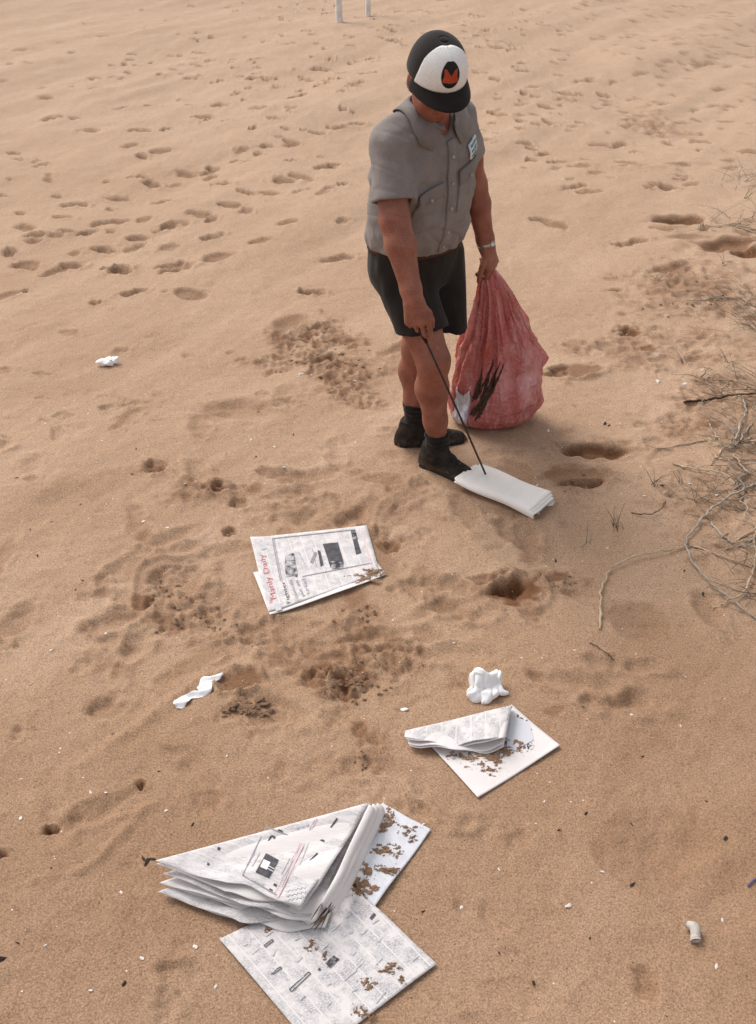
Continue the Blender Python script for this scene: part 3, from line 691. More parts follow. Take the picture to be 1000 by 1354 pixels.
# ---- socks and boots
def boot(an, fdir, top_sock, ln):
    f = unit(fdir); s = np.cross(UP, f); a0 = V3(an[0], an[1], 0)+UP*GZ
    heel = a0-f*.055; toe = a0+f*(ln-.085)
    def upper(p):
        q = p-a0; x = q@f; y = q@s; z = q[:, 2]
        hw = np.interp(x, [-.085, -.05, .0, .08, .14, ln-.11, ln-.075], [.022, .036, .036, .043, .046, .036, .016])
        hh = np.interp(x, [-.085, -.05, .02, .07, .12, ln-.11, ln-.07], [.075, .10, .105, .085, .062, .047, .030])
        k = np.sqrt((y/hw)**2+(np.maximum(z-.012, 0)/hh)**2+(np.maximum(np.abs(x-(ln-.16)/2)-(ln-.03)/2, 0)/.03)**2); d = (k-1)*.034
        d = smin(d, rc(p, a0+UP*.07-f*.012, a0+UP*.135-f*.012, .054, .050), .03)
        d = d-.003*noise3(p[:, 0]*45, p[:, 1]*45, p[:, 2]*60, 7)
        return np.maximum(np.maximum(d, .006-z), z-.128)
    def sole(p):
        q = p-a0; x = q@f; y = q@s; z = q[:, 2]
        hw = np.interp(x, [-.09, -.05, .0, .08, .14, ln-.10, ln-.066], [.024, .041, .040, .047, .051, .041, .018])
        d = np.maximum(np.abs(y)-hw, np.maximum(np.abs(x-(ln-.156)/2)-(ln)/2+.004, np.abs(z-.007)-.018))
        return smax(d, -rc(p, a0+f*.035-s*.08+UP*-.016, a0+f*.035+s*.08+UP*-.016, .014, .014), .004)
    lo = a0-V3(.36, .36, .03); hi = a0+V3(.36, .36, .25)
    bv, bf = mesh_sdf(upper, lo, hi, .0042); bo = mesh('boot', bv, bf, BOOT, man)
    sv, sf = mesh_sdf(sole, lo, hi, .0042); mesh('sole', sv, sf, SOLE, bo)
    def sock(p):
        d = leg_sdf(p, .007)-.0035*np.sin(p[:, 2]*260)*.5-.004*noise3(p[:, 0]*40, p[:, 1]*40, p[:, 2]*55, 9)
        d = smin(d, rc(p, V3(an[0], an[1], top_sock-.012+0), V3(an[0], an[1], top_sock-.05), .048, .046), .012)
        d = np.maximum(d, np.hypot(p[:, 0]-an[0], p[:, 1]-an[1])-.085)
        return np.maximum(np.maximum(d, p[:, 2]-top_sock-.006*noise3(p[:, 0]*50, p[:, 1]*50, p[:, 2]*0, 5)), .09-p[:, 2])
    kv, kf = mesh_sdf(sock, V3(an[0]-.12, an[1]-.12, .07), V3(an[0]+.12, an[1]+.12, top_sock+.04), .0042); mesh('sock', kv, kf, SOCK, man)
boot(RAN, V3(.78, -.62, 0), .185, .295); boot(LAN, V3(1.0, .10, 0), .215, .295)

# ---- cap
BZ = .034
def cap_pt(az, t, off=0.0):
    """az 0 = front, t 0 = rim .. 1 = crown"""
    az = np.asarray(az, float); t = np.asarray(t, float)
    front = np.clip(np.cos(az), 0, 1)**1.5
    rad = np.cos(t*math.pi/2)**.62; zz = np.sin(t*math.pi/2)**1.05
    a = .0965+off; b_ = .116+off+.006*front*np.sin(np.clip(t, 0, 1)*math.pi)
    tilt = -.030*(1-np.cos(az))*.5
    r_ = np.sin(az)*a*rad; f_ = np.cos(az)*b_*rad-.006; u_ = BZ+tilt*(1-t)+(.106+off)*zz
    return HC+HR*r_[:, None]+HF*f_[:, None]+HU*u_[:, None]
PAN = math.radians(68)
cap = None
def panel_pt(u, v):
    az = (u*2-1)*PAN
    tt = .93*np.clip(1-np.abs(u*2-1)**5, 0, 1)**.35
    return cap_pt(az, v*tt, .0032)
cu, cf_ = strip(72, 24, lambda u, v: cap_pt(u*2*math.pi, v*.985)); W, G = thicken(cu, cf_, .003)
if ((W[:len(cu)]-W[len(cu):])*(cu-HC)).sum() < 0: W, G = thicken(cu, cf_[:, ::-1], .003)
cap = mesh('cap', W, G, CAPB, man)
cu, cf_ = strip(48, 24, panel_pt); W, G = thicken(cu, cf_, .003)
if ((W[:len(cu)]-W[len(cu):])*(cu-HC)).sum() < 0: W, G = thicken(cu, cf_[:, ::-1], .003)
mesh('front_panel', W, G, CAPW, cap)
sv = cap_pt(np.zeros(20), np.linspace(.02, .92, 20), .0034); a, b = tube(sv, .0011, 5); mesh('panel_seam', a, b, CAPW, cap)
top = cap_pt(np.zeros(1), np.ones(1))[0]; a, b = strip(6, 14, lambda u, v: top+HR*(np.cos(v*2*math.pi)*np.sin(u*1.57)*.015)[:, None]+HF*(np.sin(v*2*math.pi)*np.sin(u*1.57)*.015)[:, None]+HU*(np.cos(u*1.57)*.005-.0015)[:, None])
mesh('top_button', a, b, CAPB, cap)
def brim(u, v):
    az = (u*2-1)*math.radians(76); e = np.cos(az/math.radians(76)*math.pi/2)**.55
    base = cap_pt(az, np.zeros_like(az), .001); L = .070*e*v
    sidez = -.020*(np.abs(az)/1.3)**2
    return base+HF*L[:, None]+HR*(np.sin(az)*.012*v)[:, None]+HU*(sidez*v**1.2-.016*v**1.5*e-.002*v)[:, None]
cu, cf_ = strip(50, 14, brim); W, G = thicken(cu, cf_, .004, HU); mesh('brim', W, G, CAPB, cap)
# round badge with the letter
def cap_local(x, y, off):
    """x to the wearer's left (viewer's right), y up, metres from badge centre"""
    tc = .40; return cap_pt(-np.asarray(x)*1.22/.098, tc+np.asarray(y)/.118, off)
def badge_poly(name, pts, off, mat, parent, n=9):
    P2 = np.array(pts, float); c = P2.mean(0); rows = [c+(P2-c)*k for k in np.linspace(0.02, 1, n)]
    A = np.vstack(rows); Vb = cap_local(A[:, 0], A[:, 1], off); return mesh(name, Vb, grid_faces(n, len(P2), True), mat, parent)
an_ = np.linspace(0, 2*math.pi, 40, endpoint=False); R0 = .0305*(1-.10*np.exp(-((an_-math.pi/2)/.30)**2))
bd = badge_poly('badge', np.stack([R0*.94*np.cos(an_), R0*1.06*np.sin(an_)], 1), .0048, INKB, cap)
for s in (-1, 1):
    badge_poly('badge_letter', [(s*.0003, -.0200), (s*.0225, -.0180), (s*.0215, .0130), (s*.0130, .0110), (s*.0003, -.0035)][::s], .0062, RED, bd)
# ---- watch on the left wrist
wc = LWR+(LEL-LWR)*.07; ax = unit(LEL-LWR); a1 = unit(np.cross(ax, V3(0, 1, 0))); a2 = np.cross(ax, a1); ang = np.linspace(0, 2*math.pi, 41)[:-1]
rows = [wc+ax*o+(a1[None]*np.cos(ang)[:, None]+a2[None]*np.sin(ang)[:, None])*.0370 for o in (-.010, 0, .010)]
Vr = np.vstack(rows); W, G = thicken(Vr, grid_faces(3, 40, True), .003)
if ((W[:len(Vr)]-W[len(Vr):])*(Vr-wc)).sum() < 0: W, G = thicken(Vr, grid_faces(3, 40, True)[:, ::-1], .003)
wt = mesh('wristwatch', W, G, STEEL, man)
fcn = unit(V3(.55, -.75, .2)); fcn = unit(fcn-ax*(fcn@ax)); a, b = tube([wc+fcn*.035, wc+fcn*.0405], [.0125, .012], 20); mesh('watch_face', a, b, STEEL, wt)

# ================================================================ litter stick
ROD = simple('dark_steel', (.030, .024, .022), (.060, .048, .042), 60, .5, .1, Metallic=.4)
tipp = on_ground(647, 638); handp = np.array([.160, 3.508, .765])
stick = empty('litter_stick', (tipp[0], tipp[1], tipp[2]), 'thin dark metal litter spike held in the bare right hand', 'stick')
dv = handp-tipp; pts = [tipp+dv*t+np.array([0, -.006, .006])*math.sin(t*math.pi) for t in np.linspace(-.005, 1.0, 24)]
a, b = tube(pts, [.0012]+[.0042]*23, 8); mesh('rod', a, b, ROD, stick)
a, b = tube([handp+dv*t for t in (-.05, -.02, .0, .03, .05)], [.006, .0085, .009, .009, .007], 12); mesh('handle', a, b, BOOT, stick)

# ================================================================ red rubbish bag
def bag_material():
    b = NB('red_plastic'); v = b.coord()
    m = b.n('ShaderNodeMapping'); m.inputs['Scale'].default_value = (1, 1, .16); b.l(v, m.inputs['Vector'])
    c = b.ramp(b.noise(m.outputs[0], 9, 5, .6), [(.30, (.40, .075, .066)), (.50, (.54, .165, .165)), (.68, (.66, .34, .35))])
    c = b.mix(b.ramp(b.noise(v, 5, 3), [(.52, (0, 0, 0)), (.66, (.6, .6, .6))]), c, (.40, .075, .032, 1))
    c = b.mix(b.ramp(b.noise(m.outputs[0], 26, 4, .7), [(.54, (0, 0, 0)), (.72, (.6, .6, .6))]), c, (.70, .44, .45, 1))
    b.color(c); b.set(Coat_Weight=.35, Coat_Roughness=.18, Roughness=.26, Specular_IOR_Level=.5, Transmission_Weight=.0, Subsurface_Weight=.12, Subsurface_Scale=.05)
    n = b.bump(b.math('ABSOLUTE', b.math('SUBTRACT', b.noise(v, 24, 2, .5, .6), .5)), .5, .05); n = b.bump(b.math('ABSOLUTE', b.math('SUBTRACT', b.noise(v, 55, 2, .5, .4), .5)), .22, .02, n); b.bump(b.noise(m.outputs[0], 60, 3, .6), .25, .008, n); return b.m
BAG = bag_material()
KB = np.array([(.002, .500, 4.240, .115, .090), (.018, .508, 4.240, .172, .128), (.06, .516, 4.235, .192, .142), (.15, .520, 4.225, .190, .144), (.25, .522, 4.200, .182, .136), (.33, .524, 4.180, .175, .122), (.40, .522, 4.155, .162, .106),
               (.50, .508, 4.105, .132, .086), (.60, .490, 4.065, .102, .066), (.69, .474, 4.030, .075, .050), (.76, .452, 4.008, .050, .034), (.80, .438, 4.000, .032, .024), (.835, .424, 3.992, .020, .016), (.845, .420, 3.990, .021, .016), (.852, .416, 3.988, .022, .017)])
NR, NS = 150, 180
zz = np.concatenate([np.linspace(.002, .08, 26), np.linspace(.085, .850, NR-26)]); K = [np.interp(zz, KB[:, 0], KB[:, c]) for c in range(1, 5)]
K = [np.convolve(np.pad(k, 3, 'edge'), np.ones(7)/7, 'valid') for k in K]
ths = np.linspace(0, 2*math.pi, NS, endpoint=False); TT, ZZ = np.meshgrid(ths, zz)
up_ = sstep(.15, .75, ZZ); cx_ = np.cos(TT); sx_ = np.sin(TT)
pl = np.zeros_like(TT)
for k, (fr, ph, am) in enumerate([(7, .6, .10), (11, 2.2, .08), (17, 4.0, .05), (29, 1.1, .025)]):
    sw = ph+1.3*noise2(ZZ*3+k, TT*0+k*7, 60+k); s_ = np.sin(TT*fr+sw); pl += am*(1-2*np.abs(s_)**.7)
pl *= (.35+1.05*up_)
lump = .075*noise3(cx_*2.2, sx_*2.2, ZZ*7, 41)+.05*noise3(cx_*4.5, sx_*4.5, ZZ*14, 43)
ridged = .13*(.5-np.abs(noise3(cx_*3.1+ZZ*2, sx_*3.1, ZZ*5.5-cx_, 47)))+.075*(.5-np.abs(noise3(cx_*6, sx_*6, ZZ*11, 49)))+.045*(.5-np.abs(noise3(cx_*12+ZZ*5, sx_*12, ZZ*22-sx_*3, 51)))
rr = 1+pl*sstep(.02, .12, ZZ)+(lump*(1-.6*up_)+ridged)*sstep(.0, .08, ZZ)
rr += .10*np.exp(-((TT-4.75-.25*(.6-ZZ))/.07)**2)*sstep(.3, .45, ZZ)*sstep(.8, .65, ZZ)
rr += .12*np.exp(-((TT-5.9)/.42)**2-((ZZ-.36)/.06)**2)-.10*np.exp(-((TT-5.6)/.6)**2-((ZZ-.29)/.03)**2)                 # corner that sticks out
bx = K[0][:, None]+rr*K[2][:, None]*cx_; by = K[1][:, None]+rr*K[3][:, None]*sx_; bz = ZZ+.012*noise3(cx_*3, sx_*3, ZZ*6, 53)*sstep(.03, .2, ZZ)
bgz = ground_z(.5, 4.24); BV = np.stack([bx, by, bz+bgz-.004], -1)
bag = empty('rubbish_bag', (.505, 4.24, bgz), 'crumpled red plastic rubbish bag gathered at the neck in a hand', 'bag')
fc = grid_faces(NR, NS, True)[:, ::-1].tolist(); fc.append(list(range(NS))[::-1])
mesh('plastic_sack', BV.reshape(-1, 3), fc, BAG, bag)
def on_bag(th, z, off=.004):
    i = int(np.argmin(np.abs(zz-z))); j = int(round(th/(2*math.pi)*NS)) % NS
    p = BV[i, j]; c = np.array([K[0][i], K[1][i], p[2]]); d = p-c; d /= np.linalg.norm(d); return p+d*off
TWIG = simple('dead_leaf', (.035, .020, .013), (.085, .045, .028), 60, .8, .3)
rg = random.Random(5)
for k in range(15):                                                     # dead leaves pressed against the plastic
    t0, z0 = 4.28+rg.uniform(-.16, .10), .13+rg.uniform(-.05, .06); lean = rg.uniform(.10, .30); L = rg.uniform(.05, .20) if k > 2 else .21
    q = [on_bag(t0+lean*s*L/.14, z0+L*s, .0035) for s in np.linspace(0, 1, 9)]
    a, b = tube(q, np.array([.003, .006, .008, .0085, .008, .007, .005, .0035, .0015])*rg.uniform(.6, 1.0), 6); mesh('dead_leaf', a, b, TWIG, bag)

SCRAPW = simple('pale_scrap', (.50, .50, .56), (.66, .62, .64), 70, .8, .2)
Vv = np.array([on_bag(3.55+.55*i/11, .03+.17*j/15+.02*math.sin(i*.9), .004+.003*math.sin(i*1.7+j)) for i in range(12) for j in range(16)]); W, G = thicken(Vv, grid_faces(12, 16), .0012, (0, -1, 0)); mesh('paper_scrap', W, G, SCRAPW, bag)
# ================================================================ paper
def newsprint(name, gray=.42, scale=1.0, seed=0, tone=(.71, .665, .65)):
    b = NB(name); uv = b.n('ShaderNodeUVMap').outputs[0]
    mp = b.n('ShaderNodeMapping'); mp.inputs['Location'].default_value = (seed*1.7, seed*.9, 0); b.l(uv, mp.inputs['Vector']); u = mp.outputs[0]
    br = b.n('ShaderNodeTexBrick'); br.inputs['Scale'].default_value = 1.0; br.inputs['Brick Width'].default_value = .047; br.inputs['Row Height'].default_value = 5.0
    br.inputs['Mortar Size'].default_value = .0022; br.inputs['Mortar Smooth'].default_value = .4; br.offset = .0
    br.inputs['Color1'].default_value = (1, 1, 1, 1); br.inputs['Color2'].default_value = (.75, .75, .75, 1); br.inputs['Mortar'].default_value = (0, 0, 0, 1); b.l(u, br.inputs['Vector'])
    st = b.n('ShaderNodeMapping'); st.inputs['Scale'].default_value = (160, 380, 1); b.l(uv, st.inputs['Vector'])
    lines = b.ramp(b.noise(st.outputs[0], 1.0, 2, .7), [(.38, (0, 0, 0)), (.56, (1, 1, 1))])
    blk = b.ramp(b.noise(u, 24, 4, .65), [(.40, (.06, .06, .06)), (.58, (1, 1, 1))])
    f = b.mix(1.0, b.mix(1.0, br.outputs['Color'], lines, 'MULTIPLY'), blk, 'MULTIPLY')
    paper = b.ramp(b.noise(uv, 7, 4), [(.3, (tone[0]*.93, tone[1]*.92, tone[2]*.91)), (.7, tone)])
    c = b.mix(b.math('MULTIPLY', f, gray), paper, (.20, .205, .24, 1))
    dirt = b.ramp(b.noise(uv, 24, 5, .7), [(.60, (0, 0, 0)), (.78, (.5, .5, .5))]); c = b.mix(dirt, c, (.52, .40, .31, 1))
    b.color(c); b.set(Roughness=.88, Specular_IOR_Level=.15)
    n = b.bump(b.noise(uv, 18, 4, .6), .25, .010); b.bump(b.noise(uv, 90, 2), .1, .003, n); MATS[name] = b.m; return b.m
NEWS = newsprint('newsprint', .60); NEWS2 = newsprint('newsprint_classified', .75, seed=3); PLAIN = newsprint('newsprint_margin', .05, seed=5, tone=(.75, .70, .685)); 
INK = simple('printing_ink', (.055, .050, .058), (.105, .10, .11), 60, .85, 0); INKG = simple('grey_ink', (.22, .215, .24), (.34, .33, .35), 90, .85, 0); INKR = simple('red_ink', (.52, .12, .13), (.62, .22, .23), 80, .85, 0); INKF = simple('faint_ink', (.46, .45, .47), (.60, .585, .59), 120, .85, 0); INKP = simple('pink_ink', (.66, .47, .48), (.70, .53, .54), 60, .85, 0)
PHOTO = simple('halftone_photo', (.045, .042, .050), (.46, .44, .45), 38, .85, 0, lo=.42, hi=.60)
WETP = newsprint('damp_newsprint', .30, seed=8, tone=(.68, .68, .72))
_lx = np.arange(-1.4, 1.4, .05); _ly = np.arange(.9, 4.6, .05); _lt = swell(*np.meshgrid(_lx, _ly)).tolist()
def low_z(x, y):
    i = min(max((y-.9)/.05, 0), 72.9); j = min(max((x+1.4)/.05, 0), 54.9); a = int(i); b = int(j); i -= a; j -= b
    return (_lt[a][b]*(1-j)+_lt[a][b+1]*j)*(1-i)+(_lt[a+1][b]*(1-j)+_lt[a+1][b+1]*j)*i
class Sheet:
    """a sheet of paper lying as a shallow height field over the sand; corners in order round the page, given where they lie"""
    def __init__(s, corners, lift, axes=(0, 1, 3)):
        s.c = [np.array(c[:2], float) for c in corners]; s.lift = lift
        o, a, b = (s.c[i] for i in axes); s.o = o; s.M = np.linalg.inv(np.stack([a-o, b-o], 1)); s.la = np.linalg.norm(a-o); s.lb = np.linalg.norm(b-o)
    def uv(s, x, y): return s.M@(np.array([x, y])-s.o)
    def z(s, x, y):
        u, v = s.uv(x, y); return low_z(x, y)+s.lift(u, v, x, y)
    def pix(s, u, v, off=.0010):
        z = 0.0
        for _ in range(10): q = at_z(u, v, z); z = .4*z+.6*(s.z(q[0], q[1])+off)
        return np.array([q[0], q[1], s.z(q[0], q[1])+off])
    def build(s, name, parent, mat, n=36, t=.0008, edge=None):
        V = []; U = []
        for i in range(n):
            for j in range(n):
                a, b = i/(n-1), j/(n-1); p = (s.c[0]*(1-a)+s.c[1]*a)*(1-b)+(s.c[3]*(1-a)+s.c[2]*a)*b
                if edge: p = p+edge(a, b)
                V.append((p[0], p[1], s.z(*p))); u, v = s.uv(*p); U.append((u*s.la, v*s.lb))
        W, G = thicken(V, grid_faces(n, n), t, (0, 0, 1)); return mesh(name, W, G, mat, parent, uv=np.vstack([U, U]))
def sheet_px(corners, lift, axes=(0, 1, 3), zg=.012):
    cs = []
    for (u, v) in corners:
        z = 0
        for _ in range(8): q = at_z(u, v, z); z = low_z(q[0], q[1])+zg
        cs.append(q[:2])
    return Sheet(cs, lift, axes)
def quad_on(sh, q, n=5, off=.0010):
    q = [np.array(p, float) for p in q]; V = []
    for i in range(n):
        for j in range(n):
            a, b = i/(n-1), j/(n-1); p = (q[0]*(1-a)+q[1]*a)*(1-b)+(q[3]*(1-a)+q[2]*a)*b; V.append(sh.pix(p[0], p[1], off))
    Fq = grid_faces(n, n); nrm = np.cross(V[n]-V[0], V[1]-V[0])
    return np.array(V), (Fq[:, ::-1] if nrm[2] < 0 else Fq).tolist()
def bar(p, q, w):
    """thin printed strip between two places, w wide"""
    p = np.array(p, float); q = np.array(q, float); d = q-p; nrm = np.array([-d[1], d[0]])/np.linalg.norm(d)*w/2; return [p+nrm, q+nrm, q-nrm, p-nrm]
def frame(q, w):
    return [bar(q[i], q[(i+1) % 4], w) for i in range(4)]
def inside(sh, q):
    return all(all(.015 < t < .985 for t in sh.uv(*sh.pix(*p)[:2])) for p in q)
def prints(sh, quads, mat, name, parent, off=.0018, clip=False):
    if clip: quads = [q for q in quads if inside(sh, q)]
    if name == 'photograph':
        for q in quads: mesh(name, *quad_on(sh, q, 5, off), mat, parent)
        return
    return mesh(name, *join([quad_on(sh, q, 4, off) for q in quads]), mat, parent, smooth=True, kind='stuff' if len(quads) > 1 else None)
def lettering(sh, text, p0, p1, height, mat, parent, off=.0012, upsign=1, squeeze=None, shear=0.0):
    """text running from p0 to p1 (both places on the sheet), letters 'height' tall to the left of the direction of reading"""
    cu = bpy.data.curves.new('t', 'FONT'); cu.body = text; cu.fill_mode = 'FRONT'; cu.resolution_u = 2
    ob = bpy.data.objects.new('t', cu); col.objects.link(ob); dg = bpy.context.evaluated_depsgraph_get(); me = ob.evaluated_get(dg).to_mesh()
    v = np.array([x.co[:] for x in me.vertices]); f = [list(p.vertices) for p in me.polygons]; ob.evaluated_get(dg).to_mesh_clear(); bpy.data.objects.remove(ob); bpy.data.curves.remove(cu)
    v[:, 0] -= v[:, 0].min(); wd = v[:, 0].max(); p0 = np.array(p0, float); p1 = np.array(p1, float); d = (p1-p0)/wd; n = np.array([d[1], -d[0]]); n = n/np.linalg.norm(n)*height*upsign
    out = [sh.pix(*(p0+d*(a+shear*b)+n*b), off) for a, b, _ in v]
    return mesh('lettering', out, f, mat, parent, smooth=False)
def sand_on(sh, u, v, ru, rv, seed, parent, thr=.05, h=.006, ang=0, n=64, fr=5.5, mat=None):
    """sand kicked onto a page: only the islands that stand above the paper"""
    x = np.linspace(-1, 1, n); A, B = np.meshgrid(x, x, indexing='ij'); c, s_ = math.cos(ang), math.sin(ang)
    hh = .9*noise2(A*fr*.5+seed, B*fr*.5, seed)+.6*noise2(A*fr+seed, B*fr, seed+1)+.5*noise2(A*fr*2.3, B*fr*2.3+seed, seed+2)+.45*noise2(A*fr*4.5, B*fr*4.5+seed, seed+4)-1.0*(A*A+B*B)-thr+.26
    V = []
    for a, b, q in zip(A.ravel(), B.ravel(), hh.ravel()):
        p = sh.pix(u+(a*c-b*s_*1.0)*ru, v+(a*s_+b*c)*rv, .0008); V.append(p+np.array([0, 0, min(max(q, -.05)*.5, .6)*h*.75]))
    Fq = grid_faces(n, n); ok = (hh.ravel()[Fq] > 0).sum(1) >= 3; Fq = Fq[ok]
    if len(Fq) == 0: return
    used = np.unique(Fq); mp = np.full(n*n, -1); mp[used] = np.arange(len(used)); V = np.array(V)[used]; Fq = mp[Fq]
    nr = np.cross(V[Fq[:, 2]]-V[Fq[:, 0]], V[Fq[:, 3]]-V[Fq[:, 1]])
    if nr[:, 2].mean() < 0: Fq = Fq[:, ::-1]
    o = mesh('sand_scatter', V, Fq, mat or SANDP, parent, kind='stuff'); return o
MOULD = simple('dark_mould', (.055, .05, .05), (.17, .155, .15), 120, .9, .2)
SANDP = simple('loose_sand', (.19, .105, .058), (.33, .205, .130), 160, .95, .5, 200, .004, .3, .7)

# ---- the folded daily with the red masthead
pA = empty('newspaper', on_ground(420, 760), 'newspaper front page with red masthead and black photographs', 'newspaper')
curl = lambda k: (lambda u, v, x, y: .007+k*.0035+.010*max(v-.80, 0)/.2*(.3+.7*math.sin(max(min(u, 1), 0)*math.pi))+.0035*math.sin(u*5+1)*math.sin(v*4)+.006*max(.12-u, 0)/.12)
inner = sheet_px([(335, 757), (478, 716), (511, 758), (357, 813)], curl(0)); inner.build('inner_page', pA, PLAIN, edge=lambda a, b: np.array([0, -.018*math.sin(a*math.pi*1.0)*(b > .5)*(b-.5)*2]))
front = sheet_px([(331, 711), (485, 694), (502, 755), (355, 810)], curl(1)); fp = front.build('front_page', pA, NEWS, edge=lambda a, b: np.array([0, -.012*math.sin(a*math.pi)*b]))
prints(front, [[(377, 735), (389, 732), (394, 760), (378, 763)], [(381, 733), (388, 731), (392, 752), (384, 748)], [(376, 755), (386, 750), (394, 753), (393, 763)]], PHOTO, 'photograph', fp)
prints(front, [[(427, 719), (447, 717), (455, 744), (437, 750)]], INK, 'photograph', fp); prints(front, [[(436, 742), (455, 742), (453, 751), (439, 752)]], PHOTO, 'photograph', fp, .0026)
prints(front, [[(420, 727), (424, 729), (428, 747), (424, 749)], [(464, 702), (469, 701), (478, 731), (471, 733)]], INK, 'photograph', fp); prints(front, [[(465, 703), (470, 701), (473, 712), (467, 713)]], PHOTO, 'photograph', fp, .0026)
prints(front, [bar((360, 712), (470, 700), 1.0), bar((360, 712), (371, 768), 1.0), bar((362, 712), (373, 768), .8), bar((400, 762), (492, 744), .8), bar((395, 730), (405, 749), .6), bar((413, 725), (419, 750), .6)]+[bar((418, y), (412, y+14), 4) for y in (730,)], INKG, 'ruled_lines', fp)
prints(front, [bar((478, 700), (492, 751), 1.6)], INKP, 'ruled_lines', fp)
lettering(front, 'Manly Daily', (366, 791), (349, 732), 10.5, INKR, fp, shear=.0); lettering(front, 'The', (361, 797), (359, 789), 5, INKR, fp)
prints(front, [[(343, 719), (350, 717), (353, 725), (346, 727)], [(351, 716), (354, 715), (356, 719), (353, 720)], [(342, 731), (345, 730), (346, 734), (343, 735)], [(363, 799), (371, 797), (373, 806), (365, 808)]], INKF, 'crest', fp)
for k, (tx, a, b) in enumerate([('Fighter', (384, 797), (376, 768)), ('councils', (396, 795), (386, 766)), ('put on', (403, 788), (394, 767)), ('trial', (410, 786), (404, 765))]): lettering(front, tx, a, b, 6.5, INKG if k else INK, fp)
sand_on(front, 480, 762, 24, 10, 3, fp, .0, .008, -.35); sand_on(front, 495, 757, 16, 6, 8, fp, -.2, .008, -.35)

# ---- folded paper with a flap turned over a sandy page
pB = empty('newspaper', on_ground(640, 990), 'folded newspaper with closed flap over a sandy damp page, beside the crumpled tissue', 'newspaper')
base = sheet_px([(570, 985), (677, 930), (741, 985), (632, 1053)], lambda u, v, x, y: .0075+.003*math.sin(u*4)*math.sin(v*5)+.006*max(v-.85, 0)*6*max(u-.5, 0)); bp = base.build('lower_page', pB, PLAIN)
prints(base, [[(676, 945), (700, 955), (706, 978), (668, 1000)]], MATS['damp_newsprint'], 'damp_patch', bp)
for k, (u, v, a, b, t) in enumerate([(640, 1003, 34, 16, .0), (665, 990, 26, 15, .0), (610, 1000, 20, 10, .05), (684, 985, 16, 12, .1), (650, 1018, 22, 9, .25)]): sand_on(base, u, v, a, b, 30+k*5, bp, t, .009, -.4)
for k, (u, v, a, b, t) in enumerate([(690, 968, 14, 18, -.1), (672, 985, 16, 12, .05), (698, 985, 9, 9, .1), (684, 952, 8, 10, .2)]): sand_on(base, u, v, a, b, 130+k*5, bp, t, .002, .3, mat=MOULD, fr=9)
for k in range(4):                                                      # layers of the turned flap
    h = (.034, .031, .021, .017)[k]; k_ = (0, .5, 1.7, 2.1)[k]
    fl = sheet_px([(536+k_*1.0, 962+k_*3), (678-k_*1.2, 931+k_*2), (668-k_*.8, 985+k_*2.6), (535+k_*3, 976+k_*3)], (lambda h: lambda u, v, x, y: .014+h*(1-math.exp(-max(v, 0)*4.5))*(.55+.45*min(max(u, 0), 1))-.007*math.sin(u*9+h*120)*max(v, 0)*.6)(h), zg=.03)
    fl.build('flap' if k == 0 else 'flap_layer', pB, NEWS2 if k == 0 else PLAIN, n=28, edge=lambda a, b: np.array([0, -.016*math.sin(a*math.pi*1.1)*b-.004*math.sin(a*17)*b]))

# ---- thick bundle turned over on itself, with the sandy page that trails from it
pC = empty('newspaper', on_ground(390, 1150), 'thick bundle of newspaper folded into a triangle with box adverts on top', 'newspaper')
tail = sheet_px([(440, 1120), (506, 1061), (570, 1096), (494, 1200)], lambda u, v, x, y: .009+.004*math.sin(u*5)+.012*max(u-.75, 0)*4*max(.4-v, 0)); tp = tail.build('trailing_page', pC, WETP)
for k, (u, v, a, b, t, g) in enumerate([(508, 1085, 22, 16, .0, -.5), (540, 1098, 16, 9, .05, .3), (512, 1125, 24, 12, .1, -.2), (482, 1160, 26, 22, -.1, .5), (510, 1150, 24, 10, .15, -.2), (545, 1110, 10, 7, .1, .3), (476, 1175, 16, 14, -.2, .6)]): sand_on(tail, u, v, a, b, 60+k*7, tp, t, .010, g)
NL = 7
for k in range(NL):
    top_ = (6.0, 5.5, 4.0, 3.6, 2.0, .45, 0)[k]; zt = (.012, .018, .031, .036, .052, .070, .0745)[k]
    L_ = (206+(12, 3, 15, 5, 9, 1, 0)[k], 1139+top_*7.5); T_ = (489+top_*3.0, 1062+top_*.6); C_ = (398+top_*5.0, 1203+top_*4.2); M_ = (300+top_*3, 1172+top_*7.6)
    lay = sheet_px([L_, T_, C_, M_], (lambda zt, k: lambda u, v, x, y: zt+.006*math.sin(u*6+k*2.3)*max(v, 0)+.010*max(v-.55, 0)*max(u, 0)*(k/6)*0+.004*math.sin(v*7+k*1.3))(zt, k), axes=(0, 1, 3), zg=zt)
    lp = lay.build('folded_page', pC, NEWS if k == NL-1 else (NEWS2 if k % 3 == 1 else PLAIN), n=30, edge=(lambda k: lambda a, b: np.array([.006*math.sin(b*7+k*2)*b, -.012*math.sin(a*3+k*1.7)*b*b+.005*math.sin(a*9+k*4)*b]))(k))
topS, topP = lay, lp
A1, A2, A3, A4 = (321, 1157), (352, 1093), (401, 1112), (368, 1184)
prints(topS, frame([A1, A2, A3, A4], 1.4)+[bar((354, 1094), (402, 1112), 1.2), bar((402, 1112), (416, 1085), 1.2)], INKG, 'advert_frame', topP)
prints(topS, [bar((367, 1186), (403, 1112), 3.2), bar((403, 1112), (419, 1082), 2.4), bar((362, 1182), (398, 1112), .8)], INKP, 'advert_border', topP)
prints(topS, [[(352, 1128), (369, 1137), (356, 1161), (338, 1153)]], INK, 'photograph', topP)
prints(topS, [[(349, 1136), (358, 1140), (353, 1150), (344, 1146)], bar((352, 1147), (361, 1152), 1.0), bar((354, 1144), (363, 1149), 1.0)], MATS['newsprint_margin'], 'photograph_highlight', topP, .0026)
